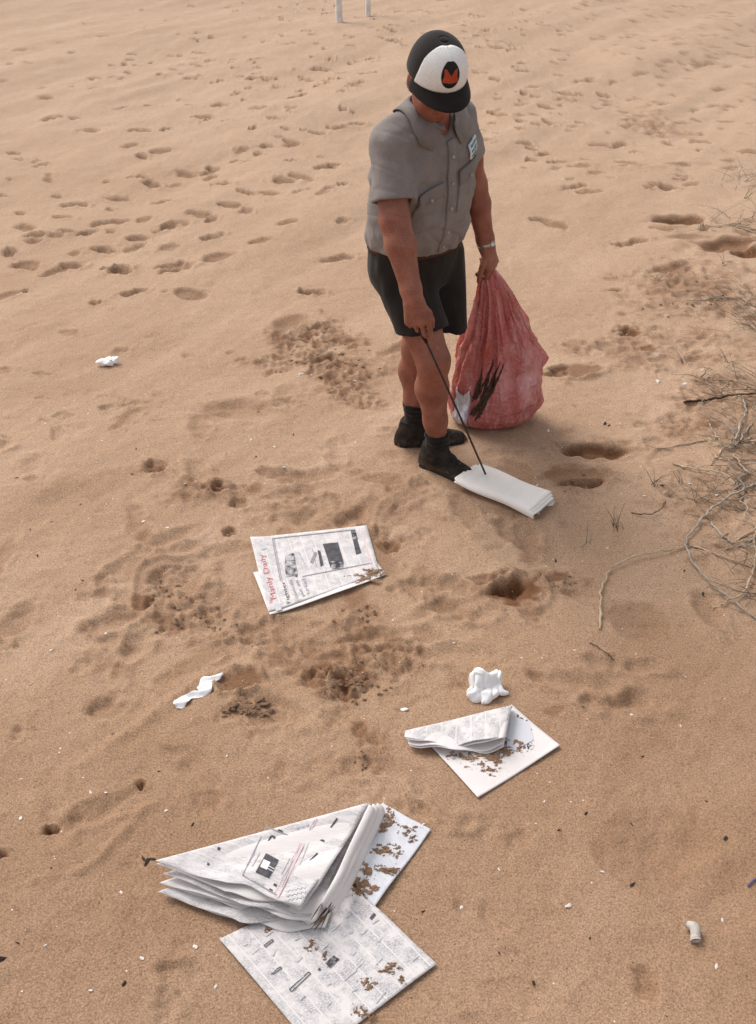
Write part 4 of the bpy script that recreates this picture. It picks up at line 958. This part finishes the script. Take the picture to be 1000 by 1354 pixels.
prints(topS, frame([(359, 1105), (364, 1107), (355, 1124), (350, 1122)], 2.4)+[bar((433, 1101), (446, 1082), 2.4), bar((368, 1097), (374, 1100), 2.4), bar((356, 1176), (360, 1178), 4), bar((362, 1169), (366, 1171), 3), bar((418, 1108), (429, 1112), 2.5), bar((410, 1138), (420, 1128), 2.2), bar((288, 1121), (291, 1123), 4), bar((274, 1142), (277, 1143), 3)], INK, 'advert_heading', topP)
prints(topS, [bar((333, 1145), (344, 1126), 1.6), bar((372, 1155), (383, 1134), 1.6), bar((376, 1157), (387, 1137), 1.4), bar((396, 1144), (411, 1107), 1.2), bar((417, 1148), (427, 1128), 1.4)]+[bar((330+i*4, 1160+i*1.6), (333+i*4, 1163+i*1.6), 3) for i in range(5)]+[bar((378+(i % 5)*5.5, 1176+(i//5)*6-(i % 5)*1.2), (382+(i % 5)*5.5, 1178+(i//5)*6-(i % 5)*1.2), 3.6) for i in range(15)]+[bar((392+i*6, 1093-i*1.7), (396+i*6, 1094-i*1.7), 4) for i in range(3)], INKF, 'advert_text', topP)
# edges of the turned-over pages, bending down over one another
for k, (pl_, w_, z0, z1) in enumerate([([(489, 1064), (464, 1116), (446, 1156), (425, 1194)], .018, .0765, .060), ([(494, 1063), (470, 1116), (452, 1156), (430, 1198)], .020, .062, .044), ([(500, 1062), (476, 1116), (457, 1158), (436, 1200)], .024, .046, .016)]):
    ln_ = spline([at_z(u, v, z0) for u, v in pl_], 26)
    def fold(u, v, ln_=ln_, w_=w_, z0=z0, z1=z1, k=k):
        i = np.clip((u*25).round().astype(int), 0, 25); p = ln_[i]; t = ln_[np.minimum(i+1, 25)]-ln_[np.maximum(i-1, 0)]; t /= np.linalg.norm(t, axis=1)[:, None]
        sd_ = np.stack([-t[:, 1], t[:, 0], t[:, 0]*0], 1); sd_ *= np.sign(sd_[:, :1]+1e-9); a = v*np.pi/2
        return p+sd_*((np.sin(a)*1.0-.12)*w_*(1-.5*u**3))[:, None]+np.array([0, 0, 1.0])*(-(1-np.cos(a))*(z0-z1)+.0025*np.sin(u*11+k*2)*v)[:, None]
    Vv, Ff = strip(26, 12, fold); W, G = thicken(Vv, Ff, .0014, (0, 0, 1)); uvv = np.array([(i/25*.3, j/11*.04) for i in range(26) for j in range(12)]); mesh('bent_page_edge', W, G, PLAIN, pC, uv=np.vstack([uvv, uvv]))
qf = at_z(424, 1208, .06)
for k in range(9):                                                      # frayed dark strands at the torn corner
    o = qf+np.array([rg.uniform(-.012, .012), rg.uniform(-.012, .012), -.006]); d = np.array([.035+rg.uniform(-.01, .02), .055+rg.uniform(-.02, .02), rg.uniform(-.004, .012)])
    a, b = tube([o-d*.45, o, o+d*.5], [.0006, .0020, .0005], 5); mesh('frayed_strand', a, b, TWIG, pC)

# ---- spread sheet under the bundle
pD = empty('newspaper', on_ground(440, 1275), 'spread classified newspaper page with small adverts lying under the triangular bundle', 'newspaper')
low = sheet_px([(290, 1240), (455, 1160), (578, 1273), (420, 1392)], lambda u, v, x, y: .0075+.003*math.sin(u*5+1)*math.sin(v*6)+.014*max(u-.8, 0)*5*max(.35-abs(v-.4), 0)); dp_ = low.build('top_page', pD, NEWS2, n=44)
hd = [((358, 1249), (366, 1243)), ((382, 1288), (410, 1260+24)), ((362, 1286), (372, 1279)), ((492, 1213), (497, 1209)), ((479, 1233), (486, 1227)), ((440, 1222), (450, 1212))]
prints(low, frame([(383, 1308), (408, 1285), (411, 1287), (386, 1311)], 1.2)+frame([(359, 1286), (371, 1278), (373, 1280), (361, 1288)], 1.1)+frame([(349, 1250), (360, 1242), (362, 1244), (351, 1252)], 1.1)+[bar((490, 1215), (496, 1208), 4), bar((421, 1282), (424, 1281), 3)], INK, 'advert_heading', dp_)
prints(low, [[(430, 1274), (441, 1263), (449, 1268), (437, 1280)]], PHOTO, 'photograph', dp_); prints(low, [[(431, 1274), (435, 1271), (440, 1275), (436, 1279)], [(439, 1265), (442, 1263), (445, 1266), (442, 1268)]], INK, 'photograph', dp_, .0026)
prints(low, [bar((455, 1297), (479, 1273), 1.2), bar((333, 1262), (343, 1253), 1), bar((438, 1232), (450, 1221), 1.6), bar((478, 1235), (485, 1228), 3), bar((497, 1326), (510, 1310), 2), bar((546, 1270), (553, 1263), 2)]+[bar((320+(i % 11)*17+(i//11)*19+rg.uniform(-4, 4), 1252-(i % 11)*8.3+(i//11)*17+rg.uniform(-3, 3)), (327+(i % 11)*17+(i//11)*19, 1247-(i % 11)*8.3+(i//11)*17), rg.uniform(1.5, 5)) for i in range(0, 60, 2)], INKF, 'advert_text', dp_, clip=True)
for k, (u, v, a, b, t, g) in enumerate([(515, 1280, 19, 9, -.1, -.2), (487, 1302, 17, 10, .0, -.3), (533, 1296, 8, 8, .1, -.6), (475, 1335, 12, 14, .1, -.9), (411, 1251, 11, 9, .0, .2), (428, 1262, 7, 8, .1, .4), (355, 1229, 6, 5, .0, 0), (492, 1345, 10, 7, .0, -.4)]): sand_on(low, u, v, a, b, 90+k*5, dp_, t, .007, g)

# ---- rolled-up paper speared by the stick
pE = empty('newspaper', on_ground(672, 662), 'cream folded wad of paper speared by the litter stick', 'newspaper')
CREAM = newsprint('cream_paper', .05, seed=9, tone=(.86, .80, .745)); zc = ground_z(.53, 3.6)
e0 = np.array([.376, 3.700, zc+.032]); e1 = np.array([.642, 3.505, zc+.022]); ax = e1-e0; ln = np.linalg.norm(ax); ax /= ln; sd_ = np.array([ax[1], -ax[0], 0.0]); sd_ /= np.linalg.norm(sd_)
if sd_[1] > 0: sd_ = -sd_                                                # towards the near side
def wad(k):
    sh_ = 1-.06*k
    def f(u, v):
        ang = v*2*np.pi*.93+2.9; open_ = .35+.65*u**2; hw = .084*sh_*(1+.05*np.sin(u*8)); hh = (.007+.017*open_)*sh_
        c, s_ = np.cos(ang), np.sin(ang); y = np.sign(c)*np.abs(c)**.30*hw; z = np.sign(s_)*np.abs(s_)**.55*hh
        jag = .006*np.sin(v*17+k*2)*(u < .03)+.006*np.sin(v*9)*(u > .97)
        return e0+ax*(u*ln+jag+(.5-u)*-.024*k)[:, None]+sd_*(.007*k)-sd_*(y-.01)[:, None]*-1+np.array([0, 0, 1.0])*(z+.012*(1-u)-.002*k+.0025*np.sin(u*7+v*5))[:, None]
    return f
for k in range(3):
    Vv, Ff = strip(30, 60, wad(k)); W, G = thicken(Vv, Ff, .0012); uvv = np.array([(i/29*.33, j/59*.3) for i in range(30) for j in range(60)]); mesh('paper_layer', W, G, CREAM, pE, uv=np.vstack([uvv, uvv]))

# ================================================================ crumpled tissue and scraps
TISS = simple('white_tissue', (.80, .78, .775), (.86, .84, .835), 14, .9, .3, 30, .008)
def crumple(name, u, v, r, seed, label, cat, lobes, sq=.6, mat=None, fold=.35, group=None, n=44):
    c = on_ground(u, v); th = np.linspace(0, math.pi, n); ph = np.linspace(0, 2*math.pi, n*2, endpoint=False); T, Pp = np.meshgrid(th, ph, indexing='ij')
    d = np.stack([np.sin(T)*np.cos(Pp), np.sin(T)*np.sin(Pp), np.cos(T)], -1).reshape(-1, 3)
    R_ = .62+fold*np.abs(noise3(d[:, 0]*2+seed, d[:, 1]*2, d[:, 2]*2, seed))+fold*.45*np.abs(noise3(d[:, 0]*4, d[:, 1]*4+seed, d[:, 2]*4, seed+1))+.03*noise3(d[:, 0]*9, d[:, 1]*9, d[:, 2]*9, seed+2)
    for (lx, ly, lz, am, wd) in lobes: q = np.array([lx, ly, lz]); q = q/np.linalg.norm(q); R_ += am*np.exp(-((1-d@q)/wd))
    p = d*(R_*r)[:, None]; p[:, 2] *= sq; p[:, 2] -= p[:, 2].min()*.75
    return mesh(name, c+p, grid_faces(n, n*2, True), mat or TISS, None, label=label, cat=cat, group=group, origin=c)
ct = on_ground(641, 916); c_t = ct.astype(f4)
def tissue_sdf(p):
    q = p-c_t; q = q+.010*np.stack([noise3(q[:, 0]*28, q[:, 1]*28, q[:, 2]*28, 71+i) for i in range(3)], 1)
    d = ell(q, (-.022, .018, .040), (.034, .028, .046))
    for c, r_ in (((.036, .030, .034), (.021, .022, .030)), ((.004, .0, .016), (.052, .042, .022)), ((-.038, -.018, .018), (.024, .024, .022)), ((.050, -.012, .010), (.020, .010, .008)), ((.012, .020, .034), (.026, .024, .028)), ((-.005, -.034, .014), (.026, .018, .016))): d = smin(d, ell(q, c, r_), .008)
    cr = np.abs(noise3(q[:, 0]*34, q[:, 1]*34, q[:, 2]*22, 75)); d = d+.006*np.exp(-(cr/.12)**2)+.0022*noise3(q[:, 0]*90, q[:, 1]*90, q[:, 2]*90, 77)
    return np.maximum(d, -.006-q[:, 2])
tv, tf = mesh_sdf(tissue_sdf, ct-.11, ct+np.array([.11, .11, .13]), .0028)
mesh('tissue', tv, tf, TISS, None, label='crumpled ball of white tissue paper lying beyond the folded flap newspaper', cat='tissue', origin=ct)
crumple('torn_scrap', 145, 482, .042, 9, 'small white crumpled scrap alone on smooth open sand', 'scrap', [(1, .4, .6, .6, .06), (-1, -.2, .1, .7, .10)], .6)
# long torn strip beside the dug hole
def torn():
    c0 = on_ground(262, 915); q = spline([on_ground(*p) for p in [(232, 936), (248, 925), (268, 917), (276, 903), (296, 893)]], 34); V = []; m = 12
    for i, p in enumerate(q):
        t = q[min(i+1, 33)]-q[max(i-1, 0)]; t /= np.linalg.norm(t); s_ = np.array([-t[1], t[0], 0]); wd = (.019+.006*math.sin(i*.33+1)+.003*math.sin(i*1.1))*min(1, .35+i*.2, .35+(33-i)*.2)
        for j in range(m):
            a = j/(m-1)*2-1; V.append(p+s_*a*wd+np.array([0, 0, .008+.005*math.sin(i*.5+a*2.5)+.003*math.sin(a*4+i*.9)]))
    W, G = thicken(V, grid_faces(34, m), .0012, (0, 0, 1)); mesh('torn_paper', W, G, TISS, None, label='long torn strip of white paper lying beside a dug hole', cat='paper', origin=c0)
torn()
# white plastic stub, blue straw end
PLW = simple('white_plastic', (.40, .35, .31), (.56, .51, .47), 60, .6, .2); PLB = simple('blue_plastic', (.05, .06, .16), (.08, .09, .22), 30, .4, .05)
c0 = on_ground(916, 1236)
stub = empty('plastic_stub', c0, 'bent stub of white plastic tube on brown sand near a blue straw', 'stub')
k0, k1, k2 = c0+np.array([-.012, .020, .014]), c0+np.array([.004, .006, .018]), c0+np.array([.0, -.020, .012])
a, b = tube(spline([k0, k1, k2], 10), [.009, .010, .0115, .013, .0135, .0135, .013, .0125, .0125, .0125], 14); mesh('tube', a, b, PLW, stub)
a, b = tube([k2+np.array([0, .001, 0]), k2+np.array([0, -.004, -.001])], [.0140, .0138], 14); mesh('tube_collar', a, b, PLW, stub)
c0 = on_ground(994, 1168); a, b = tube([c0+np.array([-.014, -.012, .004]), c0+np.array([0, 0, .006]), c0+np.array([.018, .014, .005])], .0024, 10); mesh('straw_piece', a, b, PLB, None, label='short blue plastic straw piece lying on the sand', cat='straw', origin=c0)

# ================================================================ two white posts far up the beach
PAINT = simple('white_paint', (.62, .58, .54), (.78, .76, .73), 12, .6, .15, 30)
for (u, v, wd, tx, lb_) in [(449, 29, .045, -.006, 'thicker white painted post standing on the far beach'), (487, 21, .036, .0, 'thinner white painted post standing farther up the beach')]:
    c = on_ground(u, v); pr = empty('post', c, lb_, 'post')
    zs = [-.25, 0, .06, .5, 1.0, 1.42, 1.46, 1.47]; a, b = tube([c+np.array([tx*z*4, 0, z]) for z in zs], [wd*1.05, wd*1.04, wd, wd*.98, wd*.97, wd*.96, wd*.8, wd*.3], 16); mesh('shaft', a, b, PAINT, pr)
    a, b = tube([c+np.array([tx*z*4, 0, z]) for z in (1.36, 1.385, 1.41)], [wd*1.04, wd*1.10, wd*1.04], 16); mesh('collar_band', a, b, PAINT, pr)

# ================================================================ dry dune grass and runners along the right
DRY = simple('dry_grass', (.16, .115, .080), (.36, .29, .22), 30, .8, .2, lo=.3, hi=.7); GREY = simple('bleached_stem', (.22, .18, .145), (.46, .39, .33), 22, .8, .3, lo=.3, hi=.7); GRN = simple('olive_grass', (.060, .055, .030), (.13, .115, .065), 30, .75, .2); STRAW = simple('straw_runner', (.34, .24, .15), (.52, .40, .29), 18, .8, .3)
rg = random.Random(23)
def blade(o, az, ln, bend, w_, n=6, up=1.0, wob=.0):
    pts = []; p = np.array(o, float); el = up
    for i in range(n):
        pts.append(p.copy()); st = ln/(n-1); p = p+st*np.array([math.cos(az)*math.cos(el), math.sin(az)*math.cos(el), math.sin(el)]); el -= bend/(n-1); az += rg.uniform(-wob, wob)
        g = ground_z(p[0], p[1])+.003
        if p[2] < g: p[2] = g; el = max(el, 0)
    return tube(pts, np.linspace(w_, w_*.25, n), 3, False)
def tuft(u, v, size, nb, ns, label, seed, lean=None, group='dry grass clumps along the dune foot'):
    rg.seed(seed); c = on_ground(u, v); t = empty('dry_grass', c, label, 'grass', group)
    def many(k, L, wd, upr, spread, bend):
        out = []
        for _ in range(k):
            o = c+np.array([rg.gauss(0, spread), rg.gauss(0, spread), 0]); o[2] = ground_z(o[0], o[1])-.004
            az = rg.uniform(0, 2*math.pi) if lean is None else rg.gauss(lean, 1.0); out.append(blade(o, az, L*rg.uniform(.45, 1.15), rg.uniform(.2, bend), wd*rg.uniform(.7, 1.3), 6, rg.uniform(*upr), .25))
        return join(out)
    a, b = many(int(nb*.55), size*.8, .0013, (.10, .8), size*.42, 1.2); mesh('dry_blades', a, b, DRY, t, kind='stuff')
    a, b = many(max(nb//5, 5), size*.6, .0013, (.2, 1.0), size*.38, 1.2); mesh('green_blades', a, b, GRN, t, kind='stuff')
    for _ in range(int(ns*.9)):
        o = c+np.array([rg.gauss(0, size*.3), rg.gauss(0, size*.3), 0]); o[2] = ground_z(o[0], o[1]); az = rg.uniform(0, 2*math.pi) if lean is None else rg.gauss(lean, 1.1)
        a, b = blade(o, az, size*rg.uniform(.7, 1.5), rg.uniform(.0, .9), rg.uniform(.0022, .0048), 8, rg.uniform(.02, .42), .6); mesh('woody_stem', a, b, STRAW if rg.random() < .4 else GREY, t)
TU = [(990, 590, .24, 110, 14, 'grey tangled grass clump with many woody stems level with the rubbish bag'), (975, 655, .20, 80, 10, 'grey grass clump behind the looping pale runner'), (995, 720, .20, 90, 8, 'dark wiry grass clump inside the looping runner'),
      (985, 520, .24, 60, 8, 'sparse grass clump beside a long dark twig'), (930, 505, .14, 30, 4, 'small flattened grass wisp near shell fragments'), (975, 395, .26, 70, 8, 'dull grass clump beside a trampled pit'), (1000, 300, .40, 120, 10, 'bushy grey grass clump high up the dune foot'),
      (1010, 430, .30, 80, 8, 'matted grass clump spreading over turned sand'), (1015, 640, .28, 120, 12, 'dense wiry grass mass at the dune foot'), (1020, 780, .22, 80, 6, 'grass clump where the grey runner ends'), (1000, 240, .4, 60, 4, 'thin far grass clump at the top of the dune foot'), (1040, 540, .35, 120, 8, 'thick grass clump behind the woody stems')]
for i, (u, v, sz, nb, ns, lb_) in enumerate(TU): tuft(u, v, sz, nb, ns, lb_, 100+i, lean=(2.8 if i % 2 else None))
SP = [(870, 370, .11, 6), (815, 700, .12, 7), (775, 720, .10, 4), (862, 640, .10, 6), (880, 655, .09, 5), (925, 665, .10, 7), (905, 480, .12, 5), (963, 480, .14, 4), (900, 640, .10, 5), (955, 350, .14, 6), (930, 300, .12, 4), (985, 262, .2, 6)]
for i, (u, v, ln, k) in enumerate(SP):
    rg.seed(300+i); c = on_ground(u, v); az0 = rg.uniform(0, 6)
    a, b = join([blade(c+np.array([rg.gauss(0, .012), rg.gauss(0, .012), -.004]), az0+rg.uniform(-2, 2), ln*rg.uniform(.6, 1.1), rg.uniform(.1, .9), rg.uniform(.0012, .0022), 6, rg.uniform(.5, 1.3), .15) for _ in range(k)])
    t = empty('grass_sprig', c, 'thin sparse sprig of grass poking out of bare sand', 'grass', 'lone grass sprigs'); mesh('blades', a, b, GRN if i % 2 else DRY, t, kind='stuff')
RUN = [([(1000, 640), (975, 652), (945, 668), (925, 690), (908, 712), (912, 735), (935, 765), (965, 790), (1000, 818)], .0060, GREY, 'long grey looping runner stem with a sharp bend on the sand'),
       ([(1000, 695), (998, 745), (985, 778), (960, 795), (943, 805)], .0055, STRAW, 'curved straw-coloured stem crossing the grey runner'),
       ([(793, 832), (795, 800), (797, 775), (808, 752), (835, 737), (875, 728), (915, 722)], .0052, STRAW, 'pale jointed runner creeping from bare sand towards the grass'),
       ([(915, 722), (955, 735), (1000, 752)], .0045, STRAW, 'thin pale stem pointing into the wiry grass'),
       ([(890, 613), (920, 620), (950, 625), (985, 640)], .0050, STRAW, 'straight tan reed lying half buried beside grass'),
       ([(905, 532), (935, 528), (970, 522), (1010, 520)], .0070, TWIG, 'long dark twig lying across the upper sand'),
       ([(995, 560), (975, 585), (962, 592), (945, 572), (938, 560)], .0055, GREY, 'forked bleached stem bent like an elbow in the grass'),
       ([(982, 527), (985, 545), (972, 580), (965, 596)], .0060, GREY, 'upright bleached stem in the grass tangle'),
       ([(835, 678), (855, 680), (872, 675), (880, 662)], .0028, TWIG, 'thin dark hooked twig on bare sand'),
       ([(1000, 575), (985, 582), (965, 588), (950, 600), (940, 615)], .0050, STRAW, 'tan stem running down through the grass tangle'),
       ([(970, 600), (985, 620), (1010, 635)], .0055, STRAW, 'broken pale stem at the edge of the tangle'),
       ([(780, 850), (800, 862), (812, 872)], .0020, TWIG, 'tiny dark rootlet lying by the runner'),
       ([(940, 690), (960, 712), (980, 722)], .0050, GREY, 'short grey stick inside the runner loop')]
for i, (pp, r_, mt, lb_) in enumerate(RUN):
    rg.seed(500+i); q = [on_ground(u, v, r_*.7+(.004+rg.uniform(0, .014) if 0 < k < len(pp)-1 else 0)) for k, (u, v) in enumerate(pp)]; sp = spline(q, 6*len(pp)); n = len(sp); sp[1:-1, :2] += np.array([[rg.gauss(0, .0035), rg.gauss(0, .0035)] for _ in range(n-2)])
    rad = np.array([r_*.82*(1-.45*k/n)*(1.0+(.45 if k % 8 == 4 else 0)) for k in range(n)]); a, b = tube(sp, rad, 7); mesh('runner_stem', a, b, mt, None, label=lb_, cat='stem', origin=q[0])

# ================================================================ shell chips, dark bits, clods
SHELL = simple('shell', (.58, .52, .47), (.76, .72, .68), 40, .5, .1); DARK = simple('dark_debris', (.014, .010, .008), (.045, .030, .022), 40, .8, .2); CLOD = simple('damp_clod', (.21, .120, .070), (.33, .205, .132), 60, .95, .6, 120, .006)
def chip_mesh(name, seed, mat, sq, n=7, m=10, el=1.5):
    th = np.linspace(0, math.pi, n); ph = np.linspace(0, 2*math.pi, m, endpoint=False); T, Pp = np.meshgrid(th, ph, indexing='ij'); d = np.stack([np.sin(T)*np.cos(Pp), np.sin(T)*np.sin(Pp), np.cos(T)], -1).reshape(-1, 3)
    R_ = .85+.65*noise3(d[:, 0]*1.6+seed, d[:, 1]*1.6, d[:, 2]*1.6, seed)+.3*noise3(d[:, 0]*4, d[:, 1]*4, d[:, 2]*4+seed, seed); p = d*R_[:, None]; p[:, 0] *= el; p[:, 2] *= sq
    me = bpy.data.meshes.new(name); me.from_pydata(p.tolist(), [], grid_faces(n, m, True).tolist()); me.materials.append(mat); return me
def scatter(name, meshes, places, label, cat, group, seed, sink=.3):
    label0 = label
    r = random.Random(seed)
    for i, (u, v, sz, *lb) in enumerate(places):
        label = lb[0] if lb else label0
        c = on_ground(u, v); o = bpy.data.objects.new(name, meshes[i % len(meshes)]); o.location = (c[0], c[1], c[2]+sz*.52*sink); o.scale = (sz*.48,)*3; o.rotation_euler = (r.uniform(-.3, .3), r.uniform(-.3, .3), r.uniform(0, 6.3)); link(o, None, label, cat, group)
sm = [chip_mesh('shell_chip', 200+i, SHELL, .35) for i in range(5)]; dm = [chip_mesh('dark_bit', 220+i, DARK, .4, el=2.2) for i in range(5)]; cm = [chip_mesh('sand_clod', 240+i, CLOD, .55, 9, 14, 1.3) for i in range(5)]
SH = [(332,582,.012),(363,591,.009),(376,618,.011),(398,495,.018),(470,504,.013),(412,496,.010),(190,690,.010),(222,698,.011),(128,612,.009),(135,583,.008),(117,547,.009),(535,939,.016),(68,860,.009),(78,815,.008),(140,838,.009),(140,1048,.008),(28,1082,.009),(120,1048,.008),(28,1030,.007),(258,1252,.010),(285,1305,.008),(188,1267,.008),(220,1072,.007),(752,1198,.013),(797,1153,.008),(948,1278,.010),(955,1217,.007),(678,752,.009),(710,642,.010),(803,725,.009),(645,680,.008),(725,570,.010),(948,655,.014),(852,656,.012),(912,640,.012),(930,490,.014),(905,508,.018),(870,505,.016),(875,558,.010),(60,560,.007),(98,530,.007),(245,640,.008),(350,640,.007),(275,700,.007),(520,820,.007),(600,850,.007),(760,860,.007),(300,1000,.006),(560,1090,.007),(660,1150,.007),(720,1060,.007),(610,1200,.008),(80,990,.006),(40,905,.007),(160,1180,.007),(60,1250,.006),(120,1310,.007),(835,945,.007),(900,960,.007),(690,870,.006),(820,560,.008),(150,660,.006),(470,585,.007),(500,630,.006)]
DK = [(3,1268,.016),(164,1302,.010),(836,1170,.009),(775,1076,.008),(706,1299,.009),(738,1098,.007),(22,632,.009),(50,735,.008),(107,667,.007),(68,690,.006),(342,545,.008),(339,604,.008),(388,575,.007),(180,594,.008),(175,627,.007),(195,1140,.012),(203,1136,.008),(190,1136,.008),(68,1148,.005),(24,1247,.006),(255,1090,.007),(960,1108,.012),(875,642,.010),(930,785,.010),(905,755,.007),(800,560,.014),(805,563,.010),(735,742,.008),(640,540,.007),(40,700,.006),(150,970,.006),(300,600,.005),(210,1020,.005),(560,880,.005),(850,1000,.006),(780,1240,.006),(660,1260,.006),(690,1010,.005),(770,935,.006),(835,1090,.005),(560,1205,.006),(935,1060,.006),(110,768,.007),(100,780,.006)]
scatter('shell_chip', sm, SH, 'tiny white shell chip scattered on the sand', 'shell', 'white shell chips', 1); scatter('dark_bit', dm, DK, 'tiny dark scrap of dried weed on the sand', 'debris', 'dark weed scraps', 2, .2)
r = random.Random(77); CL = []
for (u, v, ru, rv, k, s0, s1, wh) in [(322, 938, 32, 13, 26, .014, .034, 'below the dug hole beside the torn strip'), (470, 905, 42, 26, 30, .007, .018, 'in the dark patch between front page and bundle'), (270, 820, 60, 22, 24, .006, .013, 'kicked out beyond the dug hole'), (430, 480, 70, 34, 30, .008, .018, 'in the scuffed patch behind the boots'),
        (745, 772, 28, 9, 12, .006, .013, 'on the rim of the round pit'), (770, 640, 30, 12, 10, .008, .016, 'in the long footprint near the speared wad'), (225, 790, 34, 20, 12, .007, .015, 'in the broken footprint past the front page'), (480, 1010, 14, 28, 10, .005, .010, 'in the scuff above the bundle'), (900, 400, 60, 20, 14, .010, .022, 'by the upper grass clumps'), (480, 815, 35, 22, 12, .006, .012, 'just below the front page')]:
    for _ in range(k): CL.append((u+r.gauss(0, ru*.45), v+r.gauss(0, rv*.45), r.uniform(s0, s1), 'small clod of damp brown sand '+wh))
scatter('sand_clod', cm, CL, 'small clod of damp brown sand in a kicked-up patch', 'clod', 'clods of turned sand', 3, .15)
